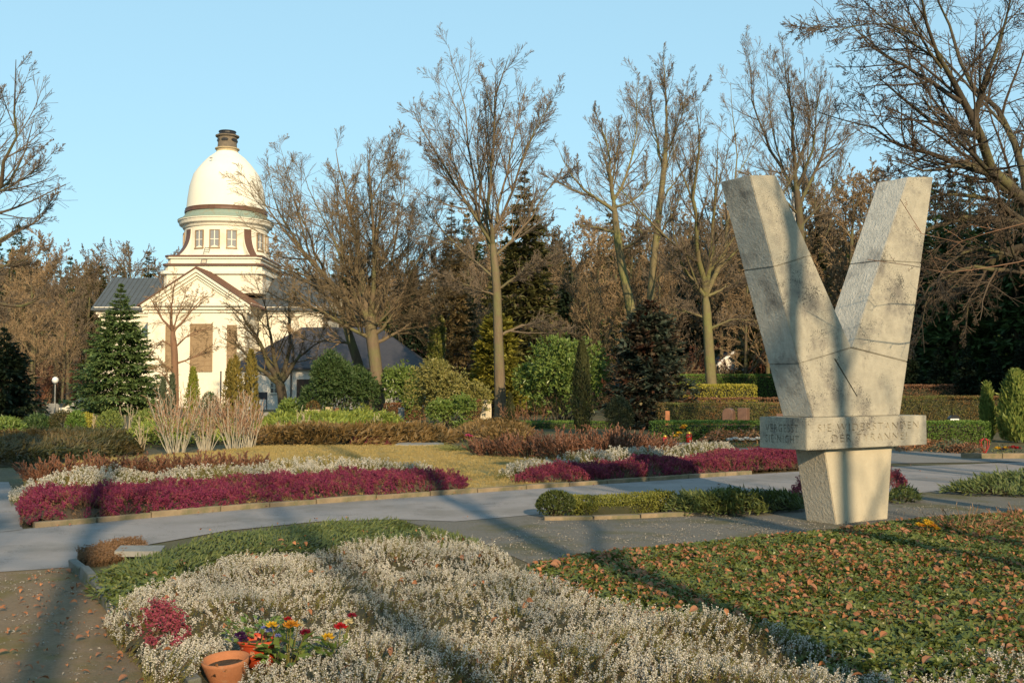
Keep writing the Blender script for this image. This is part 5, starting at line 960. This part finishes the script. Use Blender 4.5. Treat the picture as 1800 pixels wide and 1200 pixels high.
hgc = lambda P, rng: .02 + .12 * (.45 + .75 * fbm(P[:, 0] * .9 + 320, P[:, 1] * .9, 3)) * np.clip(edge_dist(P, GC) / .3, .2, 1) ** .5 * rng.uniform(.65, 1.1, len(P))
ground_leaves('evergreen_ground_cover', 'dark glossy evergreen ground cover in the right foreground bed', GC, 950, IV, hgc, 320, (.5, 1.15), .65, 'ground cover')
ground_leaves('fallen_leaves', 'orange-brown fallen leaves lying on the right ground cover', GC, 560, LT, lambda P, rng: hgc(P, rng) + .010, 321, (.35, 1.1), .6, keep=lambda P: RNG.random(len(P)) < np.clip((fbm(P[:, 0] * 1.6 + 3, P[:, 1] * 1.6) - .33) * 4.5, .10, 1))
JG = GP([(165, 1018), (250, 975), (380, 947), (560, 922), (700, 916), (850, 950), (935, 990), (1000, 1015), (930, 990), (850, 958), (760, 942), (620, 945), (450, 968), (300, 1002), (190, 1060)], .05)
JG = GP([(160, 1030), (180, 1005), (250, 980), (380, 948), (560, 924), (700, 920), (850, 955), (880, 985), (850, 1000), (600, 985), (400, 1000), (250, 1060), (215, 1085)], .05)
spreader('creeping_juniper', 'dark green creeping juniper round the back of the white heath', JG, .15, 'jun_mid', 330, 1100, .07, .013, edge=.3, fine=4, rise=.12, lean=(0, 0))
ground_leaves('evergreen_ground_cover', 'dark leaf cover at the left end of the foreground bed', GP([(160, 1030), (250, 1000), (330, 1000), (250, 1070), (205, 1090)], .05), 800, IV, lambda P, rng: .05 + .08 * rng.random(len(P)), 331, (.6, 1.1), .5, 'ground cover')
ground_leaves('fallen_leaves', 'brown fallen leaves scattered on the left gravel strip', GP([(60, 1000), (140, 1005), (200, 1080), (270, 1150), (330, 1215), (300, 1300), (-200, 1300), (-50, 1100)]), 75, LT, lambda P, rng: .012 + .01 * rng.random(len(P)), 332, (.5, 1.1), .25, keep=lambda P: RNG.random(len(P)) < np.clip(1.25 - edge_dist(P, GP([(128, 1000), (150, 1018), (185, 1062), (235, 1118), (275, 1150), (345, 1225), (346, 1225), (276, 1150)])) / .9, .06, 1))
ground_leaves('fallen_leaves', 'brown fallen leaves caught in the white heath', FG, 7, LT, lambda P, rng: .2 + .08 * rng.random(len(P)), 333, (.5, 1.0), .6)
gr = []
for k in range(4):
    rng = np.random.default_rng(260 + k); n = 14; gg = Geo(); a = rng.random(n) * 6.283; gg.leaves(np.c_[rng.normal(0, .03, (n, 2)), np.zeros(n)], np.c_[np.cos(a) * .7, np.sin(a) * .7, np.ones(n)], rng.normal(0, 1, (n, 3)), rng.uniform(.03, .07, n), .006, .0); gr.append(gg.mesh('tuft', [M['grass']]))
ground_leaves('lawn_grass', 'short dormant straw-coloured lawn grass', LAWN, 130, gr, lambda P, rng: np.full(len(P), .068), 340, (.5, 1.1), .2, 'grass')
gs = []
for k in range(3):
    rng = np.random.default_rng(270 + k); gg = Geo(); n = 10; p = rng.normal(0, .05, (n, 2)); gg.leaves(np.c_[p, np.zeros(n)], np.c_[rng.normal(0, 1, (n, 2)), np.full(n, .2)], np.c_[rng.normal(0, .3, (n, 2)), np.ones(n)], .016 * rng.uniform(.6, 1.4, n), .013, .35); gs.append(gg.mesh('pebbles', [M['pebble']]))
ground_leaves('loose_pebbles', 'loose light grit on the gravel before the memorial', GP([(850, 955), (950, 915), (1250, 905), (1420, 915), (1600, 890), (1800, 885), (1800, 905), (1640, 912), (1450, 935), (1300, 952), (1050, 978), (940, 995)]), 40, gs, lambda P, rng: np.full(len(P), .006), 341, (.6, 1.3), .1, 'gravel')
ground_leaves('loose_pebbles', 'loose light grit on the left gravel strip', GP([(-100, 1010), (130, 1005), (260, 1150), (320, 1215), (-300, 1250)]), 30, gs, lambda P, rng: np.full(len(P), .006), 342, (.5, 1.2), .1, 'gravel')

# ------------------------------------------------------------------ pots and flowers in the foreground
def pot(name, label, loc, prof, m_, S=32, tilt=(0, 0)):
    o = thing(name, label, 'flower pot', tuple(loc)); Geo().lathe(prof, S=S).build('bowl', M[m_], o, True); R = prof[len(prof) // 2][0]; top = max(p[1] for p in prof)
    Geo().lathe([(.002, top * .78), (R * .9, top * .76)], S=20).build('soil', M['soil'], o); o.rotation_euler = (tilt[0], tilt[1], 0); o.scale = (.76,) * 3; return o
p1 = G(400, 1204, 0); p1[2] = -.03
pot('terracotta_bowl', 'empty terracotta bowl standing lowest in the foreground heath', p1, [(.01, 0), (.085, .0), (.115, .07), (.145, .15), (.165, .21), (.17, .235), (.158, .237), (.148, .2), (.12, .12), (.02, .1)], 'terracotta', tilt=(.08, -.05))
p2 = p1 + np.array([.12, .21, .085])
rp = pot('red_pot', 'orange-red plastic pot planted with pansies in the foreground heath', p2, [(.01, 0), (.10, 0), (.125, .09), (.15, .16), (.152, .165), (.165, .168), (.167, .195), (.155, .196), (.145, .165), (.11, .08), (.02, .07)], 'redpot')
def blossoms(name, label, cat, loc, stems, leafm_, R, H, nl, seed, LL=.05):
    """A flower plant: stem, leaves, and each bloom of rolled petals a part of its own."""
    rng = np.random.default_rng(seed); t = thing(name, label, cat, tuple(loc))
    for x, y, z, col, size in stems:
        Geo().tube([(x * .3, y * .3, 0), (x * .7, y * .7, z * .6), (x, y, z)], [.004, .003, .0025], 4).build('stem', M['heath_green'], t); b = Geo()
        for ring, (n, rr, el) in enumerate(((5, 1.0, .15), (5, .8, .55), (4, .5, 1.0), (3, .25, 1.4))):
            a = np.arange(n) * 6.283 / n + ring * .6 + rng.random() * .3; o = np.stack([np.cos(a) * math.cos(el), np.sin(a) * math.cos(el), np.full(n, math.sin(el))], -1)
            b.leaves(np.tile((x, y, z), (n, 1)) + o * size * .08, o, np.stack([-np.cos(a) * math.sin(el), -np.sin(a) * math.sin(el), np.full(n, math.cos(el))], -1), size * rr * .62 + size * .15, size * .72 * (rr * .6 + .4), -.25)
        b.build('bloom', M['petal_' + col], t)
    a = rng.random(nl) * 6.283; q = np.sqrt(rng.random(nl)) * R; P = np.stack([np.cos(a) * q, np.sin(a) * q, rng.uniform(.15, .95, nl) * H], -1)
    Geo().leaves(P, np.stack([np.cos(a), np.sin(a), rng.uniform(0, .9, nl)], -1) + rng.normal(0, .3, (nl, 3)), np.c_[rng.normal(0, .3, (nl, 2)), np.ones(nl)], LL * rng.uniform(.7, 1.3, nl), LL * .55, .2).build('foliage', M[leafm_], t)
    return t
blossoms('pansy_plant', 'green pansy plant with dark violet and blue blooms in the red pot', 'flower', p2 + [0, 0, .11], [(-.09, -.07, .07, 'violet', .05), (-.07, -.09, .05, 'violet', .045), (.07, -.06, .09, 'blue', .035), (.11, -.05, .06, 'blue', .03), (.09, -.02, .11, 'blue', .03), (.03, -.03, .1, 'blue', .025)], 'rhodo', .17, .13, 130, 401, .05)
p3 = G(505, 1092, .32); p3[2] = .07
blossoms('rose_bunch', 'bunch of yellow, orange and crimson roses right of the red pot', 'flower', p3, [(-.085, 0, .23, 'yellow', .05), (.02, .0, .23, 'orange', .065), (.05, .05, .22, 'cream', .05), (.10, 0, .19, 'crimson', .05), (-.01, .06, .25, 'red', .035)], 'rhodo', .13, .17, 60, 402, .08)
p4 = G(592, 1098, .29); p4[2] = .08
blossoms('rose_bunch', 'two red roses with a yellow rose half hidden in the white heath', 'flower', p4, [(-.045, -.03, .15, 'yellow', .055), (.02, 0, .20, 'red', .055), (.06, .02, .22, 'cream', .042), (.075, .05, .25, 'crimson', .04)], 'rhodo', .1, .13, 40, 403, .07)
p5 = G(1632, 948, .05); blossoms('yellow_flower', 'cluster of yellow-orange flowers in the right ground cover', 'flower', p5, [(x, y, z, c, .055) for x, y, z, c in [(-.06, 0, .14, 'orange'), (-.02, -.03, .16, 'yellow'), (.02, 0, .17, 'yellow'), (.05, -.02, .14, 'orange'), (0, .04, .18, 'yellow'), (-.09, .02, .15, 'yellow'), (.04, .05, .16, 'orange'), (.09, .0, .11, 'yellow')]], 'grass_green', .12, .1, 50, 404, .05)
twiggy('dry_tuft', 'dry tawny grass tuft in the right ground cover', G(1700, 952), .35, .42, 45, ('drygrass', 'drygrass'), 405, 1, .003, 1.1, cat='grass', base_r=.5, up=-.06, r0=.004, sub=3)
twiggy('dry_tuft', 'withered brown plant at the right edge of the ground cover', G(1790, 930), .35, .3, 40, ('drygrass', 'spirea'), 406, 1, .004, 1.2, cat='grass', base_r=.5, up=-.05, r0=.004, sub=3)

# ------------------------------------------------------------------ lamp, graves, small things behind
lp = thing('park_lamp', 'white globe lamp on a slim post left of the stair', 'lamp', tuple(base(97, 60))); z = gz(668, 60)
Geo().tube([(0, 0, -.05), (0, 0, .5), (0, 0, z - .15)], [.06, .05, .035], 8).build('post', M['metal'], lp); Geo().lathe([(.02, -.19), (.08, -.18), (.15, -.12), (.19, 0), (.15, .12), (.08, .18), (.01, .195)], S=20).build('globe', M['globe'], lp, True, (0, 0, z)); Geo().lathe([(.05, -.05), (.07, 0), (.05, .05)], c=(0, 0, z - .19), S=12).build('collar', M['metal'], lp)
pb = thing('garden_post', 'thin dark post before the white-stemmed shrubs and hall wall', 'post', tuple(base(388, 50))); Geo().tube([(0, 0, -.05), (0, 0, gz(655, 50))], .035, 6).build('shaft', M['black'], pb); Geo().lathe([(.01, 0), (.05, .01), (.04, .06), (.01, .09)], c=(0, 0, gz(655, 50)), S=8).build('cap', M['black'], pb)
def stone(label, px, y, ptop, wpx, m_, shape='flat', dep=.18, rz=0, name='headstone', plinth=True):
    t = thing(name, label, 'headstone', tuple(base(px, y)), None, rz); w = wpx * y / F / 2; h = gz(ptop, y)
    if shape == 'arch': o = [(-w, .1), (w, .1), (w, h - w)] + [(w * math.cos(a), h - w + w * math.sin(a)) for a in np.linspace(0, math.pi, 9)[1:-1]] + [(-w, h - w)]
    elif shape == 'rough': o = [(-w, .1), (w * .95, .1), (w, h * .6), (w * .8, h * .92), (w * .2, h), (-w * .5, h * .97), (-w * .9, h * .8)]
    else: o = [(-w, .1), (w, .1), (w, h), (-w, h)]
    bm = bmesh.new(); A = [bm.verts.new((p[0], 0, p[1])) for p in o]; B = [bm.verts.new((p[0], dep, p[1])) for p in o]; bm.faces.new(A); bm.faces.new(B[::-1])
    for i in range(len(o)): bm.faces.new((A[i], B[i], B[(i + 1) % len(o)], A[(i + 1) % len(o)]))
    bmesh.ops.recalc_face_normals(bm, faces=bm.faces); bmesh.ops.bevel(bm, geom=bm.edges[:], offset=.012, segments=1, affect='EDGES'); me = bpy.data.meshes.new('stone'); bm.to_mesh(me); bm.free(); me.materials.append(M[m_]); link('stone', me, t)
    Geo().box((-w - .06, -.05, -.03), (w + .06, dep + .05, .098)).build('plinth', M['granite_grey'], t); return t
stone('brown polished arched headstone before the brown-green hedge', 1278, 34, 717, 19, 'granite_brown', 'arch', .34, -.5)
stone('brown rectangular headstone right of the arched one', 1304, 34, 717, 17, 'granite_brown', 'flat', .34, -.5)
stone('small reddish headstone just left of the memorial slab', 1370, 34, 727, 12, 'granite_brown', 'flat', .2, -.3)
stone('narrow orange-brown stone post at the left end of the green hedge', 1173, 34.5, 722, 8, 'terracotta', 'flat', .12, 0)
b_ = stone('black headstone with white plaque on the hedge right of the memorial', 1678, 34, 729, 22, 'granite_black', 'arch', .2, 0); Geo().box((-.16, -.016, gz(740, 34)), (.12, -.004, gz(735.5, 34))).build('plaque', M['globe'], b_)
stone('grey headstone before the rusty beech hedge', 704, 46, 716, 10, 'granite_grey', 'flat', .15, -.5)
stone('sandstone headstone right of the square planter', 578, 50, 715, 12, 'sandstone', 'flat', .3, 0); stone('brown weathered wooden grave marker right of the sandstone headstone', 593, 50, 716, 11, 'wood', 'rough', .12, 0)
stone('small pale grey stone beside the yew bush', 651, 45, 723, 8, 'granite_grey', 'arch', .12, 0); stone('slim grey headstone below the bright rhododendron', 986, 44, 727, 6, 'granite_grey', 'flat', .4, .0)
stone('low grey headstone left of the laurel', 470, 54, 724, 14, 'granite_grey', 'rough', .2, 0)
ps = stone('tall pale draped headstone beside the tall trunk', 857, 44, 701, 14, 'pale_marble', 'rough', .25, 0); y = 44
g = Geo()
for k in range(6): x = -.14 + k * .055; g.tube([(x, -.03, gz(704, y) - .02 * (k % 2)), (x - .05, -.06, .7), (x - .16 + .02 * k, -.07, .12)], [.03, .045, .05], 6)
g.build('drapery', M['pale_marble'], ps)
pt = thing('stone_planter', 'square sandstone planter with clipped brown plant on top', 'planter', tuple(base(551, 50))); s = 50 / F
Geo().box((-12 * s, -.3, -.03), (12 * s, .35, gz(722, 50))).build('box', M['sandstone'], pt); Geo().box((-13.2 * s, -.35, gz(722, 50) + .001), (13.2 * s, .4, gz(719.5, 50))).build('rim', M['sandstone'], pt)
leafy('planter_plant', 'brown-green clipped plant in the sandstone planter', 'shrub', base(551, 50) + [0, .02, gz(720, 50)], (.32, .3, .3), 500, 'jun_brown', .1, .03, 420, zc=.12, lump=.15)
leafy('small_conifer', 'small bright green bush at the foot of the yew', 'shrub', base(638, 45.5), (.45, .4, .5), 500, 'thuja_lime', .13, .04, 421, zc=.25)
leafy('clipped_bush', 'small yellowish clipped bush behind the slim grey headstone', 'shrub', base(1000, 46), (.55, .4, .7), 700, 'thuja_gold', .1, .03, 422, zc=.55, lump=.12)
l = G(737, 787); sl = Geo(); sl.prism([(-.62, -.22), (.2, -.3), (.66, -.12), (.6, .2), (-.1, .34), (-.55, .2)], lambda p: np.array([p[0], p[1], .07 + .06 * p[1]]), lambda p: np.array([p[0], p[1], .0])); tag(sl.build('flat_stone', M['granite_grey'], loc=tuple(l + [0, 0, .05])), 'flat pale stone slab lying at the far lawn edge', 'stone')
blossoms('yellow_flower', 'pale yellow flower cluster behind the flat stone', 'flower', G(757, 783), [(x, y, z, c, .16) for x, y, z, c in [(-.12, 0, .36, 'cream'), (0, 0, .42, 'yellow'), (.12, 0, .40, 'cream'), (.06, .05, .48, 'cream'), (-.06, .04, .30, 'yellow'), (.18, .05, .34, 'cream')]], 'grass_green', .25, .3, 80, 423, .1)
rng = np.random.default_rng(430); n = 260; a = rng.random(n) * 6.283
gt_ = thing('grass_tuft', 'light green grass tuft beside the brown shrubs on the lawn', 'grass', tuple(G(806, 797))); P0 = np.c_[rng.normal(0, .1, (n, 2)), np.zeros(n)]; Pg, Rg = grow(rng, P0, np.c_[np.cos(a) * .9, np.sin(a) * .9, np.ones(n)], rng.uniform(.3, .6, n), np.full(n, .007), 5, .06, -.22, minr=.003); Geo().tubes(Pg, Rg, 3).build('blade', M['grass_green'], gt_)
blossoms('pink_flower', 'small bright pink flower left of the dark brown shrubs', 'flower', G(822, 785), [(0, 0, .3, 'pink', .12), (.08, 0, .28, 'pink', .1)], 'grass_green', .15, .2, 30, 431, .07)
blossoms('white_flower', 'small white flowers at the foot of the dark green rhododendron', 'flower', base(711, 40), [(x, 0, .22, 'white', .12) for x in (-.2, -.05, .1, .22)], 'grass_green', .25, .15, 50, 432, .07)
blossoms('pale_flower', 'pale orange flowers below the low laurel', 'flower', base(806, 42), [(x, 0, z, 'cream', .16) for x, z in ((-.15, .3), (0, .36), (.15, .28))], 'grass_green', .25, .2, 50, 433, .07)
# the grave with candles on the other side of the side path
def candle(label, px, py, h=.2, r=.045):
    t = thing('grave_candle', label, 'candle', tuple(G(px, py))); Geo().lathe([(.01, 0), (r, 0), (r * 1.08, h * .5), (r, h * .78), (.01, h * .78)], S=14).build('cup', M['candle_red'], t, True); Geo().lathe([(r * .6, h * .78), (r * 1.05, h * .8), (r * .8, h * .92), (.01, h)], S=14).build('lid', M['gold'], t, True)
candle('red grave candle at the left end of the candle grave', 1169, 783, .3, .06); candle('red grave candle beside the yellow flowers', 1211, 780, .36, .085)
blossoms('yellow_flower', 'yellow grave flowers left of the large red candle', 'flower', G(1200, 780), [(x, y, z, c, .13) for x, y, z, c in [(-.2, 0, .22, 'yellow'), (-.1, 0, .3, 'yellow'), (0, .05, .45, 'orange'), (.05, .05, .5, 'yellow'), (-.14, .04, .16, 'cream')]], 'grass_green', .3, .3, 70, 434, .1)
gsb = Geo().box((-1.0, -.35, 0), (.9, .35, .05)); tag(gsb.build('grave_slab', M['granite_grey'], loc=tuple(G(1200, 783) + [0, .3, .0])), 'low flat grave slab under the yellow flowers', 'grave')
def pile(name, label, poly, h, variants, seed, dens=300): return ground_leaves(name, label, poly, dens, variants, lambda P, rng: .02 + h * np.clip(edge_dist(P, poly) / .5, 0, 1) * rng.uniform(.4, 1, len(P)), seed, (.8, 1.6), .6)
LD = [leaf_mesh(280 + k, 'dead_needle', .12, .04, 3, .4) for k in range(2)] + LT
pile('leaf_mound', 'mound of withered fir twigs and leaves before the green hedge', GP([(1215, 784), (1300, 787), (1390, 787), (1390, 776), (1230, 776)]), .35, LD, 440, 90)
pile('leaf_mound', 'withered leaves below the dark hedge right of the memorial', GP([(1575, 795), (1700, 797), (1700, 786), (1575, 785)]), .18, LD, 441, 90)
blossoms('white_flower', 'row of small white flowers on the withered mound', 'flower', G(1306, 786), [(x, 0, .2 + .03 * (k % 2), 'white', .13) for k, x in enumerate((-.35, -.2, -.05, .1, .25, .4))], 'grass_green', .4, .12, 60, 435, .08)
rd = thing('red_ornament', 'red wire grave ornament before the dark hedge', 'ornament', tuple(G(1731, 797))); rd.scale = (.62, .62, .8); g = Geo()
for k in range(5): a = k * 1.2566; g.tube([(.02 * math.cos(a), .02 * math.sin(a), 0), (.16 * math.cos(a), .1 * math.sin(a), .2), (.2 * math.cos(a), .12 * math.sin(a), .38), (.05 * math.cos(a), .03 * math.sin(a), .45)], .018, 5)
g.build('wire', M['candle_red'], rd); Geo().tube([(0, 0, 0), (0, 0, .62)], .015, 5).build('rod', M['thuja_blue'], rd)
blossoms('grave_flower', 'yellow and dark pansies on the right grave edge', 'flower', G(1760, 800), [(-.08, 0, .16, 'yellow', .12), (.02, 0, .14, 'violet', .1), (.1, 0, .17, 'yellow', .1)], 'grass_green', .25, .12, 60, 436, .07)
blossoms('grave_flower', 'red flowers on the grave at the right edge', 'flower', G(1782, 799), [(-.1, 0, .16, 'red', .12), (0, 0, .18, 'red', .1), (.1, 0, .15, 'red', .12)], 'thuja_blue', .35, .2, 90, 437, .08)
leafy('grave_plant', 'low grey-green plants on the grave right of the memorial', 'shrub', G(1672, 795), (.55, .3, .2), 500, 'thuja_blue', .08, .03, 438, zc=.08); leafy('grave_plant', 'low mixed reddish plants beside the red wire ornament', 'shrub', G(1700, 797), (.4, .25, .18), 400, 'hedge_beech', .08, .03, 439, zc=.08)
ground_leaves('fallen_leaves', 'few brown leaves lying along the asphalt path edges', GP(UP[1:15] + LO[1:16]), 5, LT, lambda P, rng: .016 + .008 * rng.random(len(P)), 334, (.5, 1.0), .3, keep=lambda P: RNG.random(len(P)) < np.clip(1.1 - edge_dist(P, GP(UP + LO)) / .35, .08, 1))
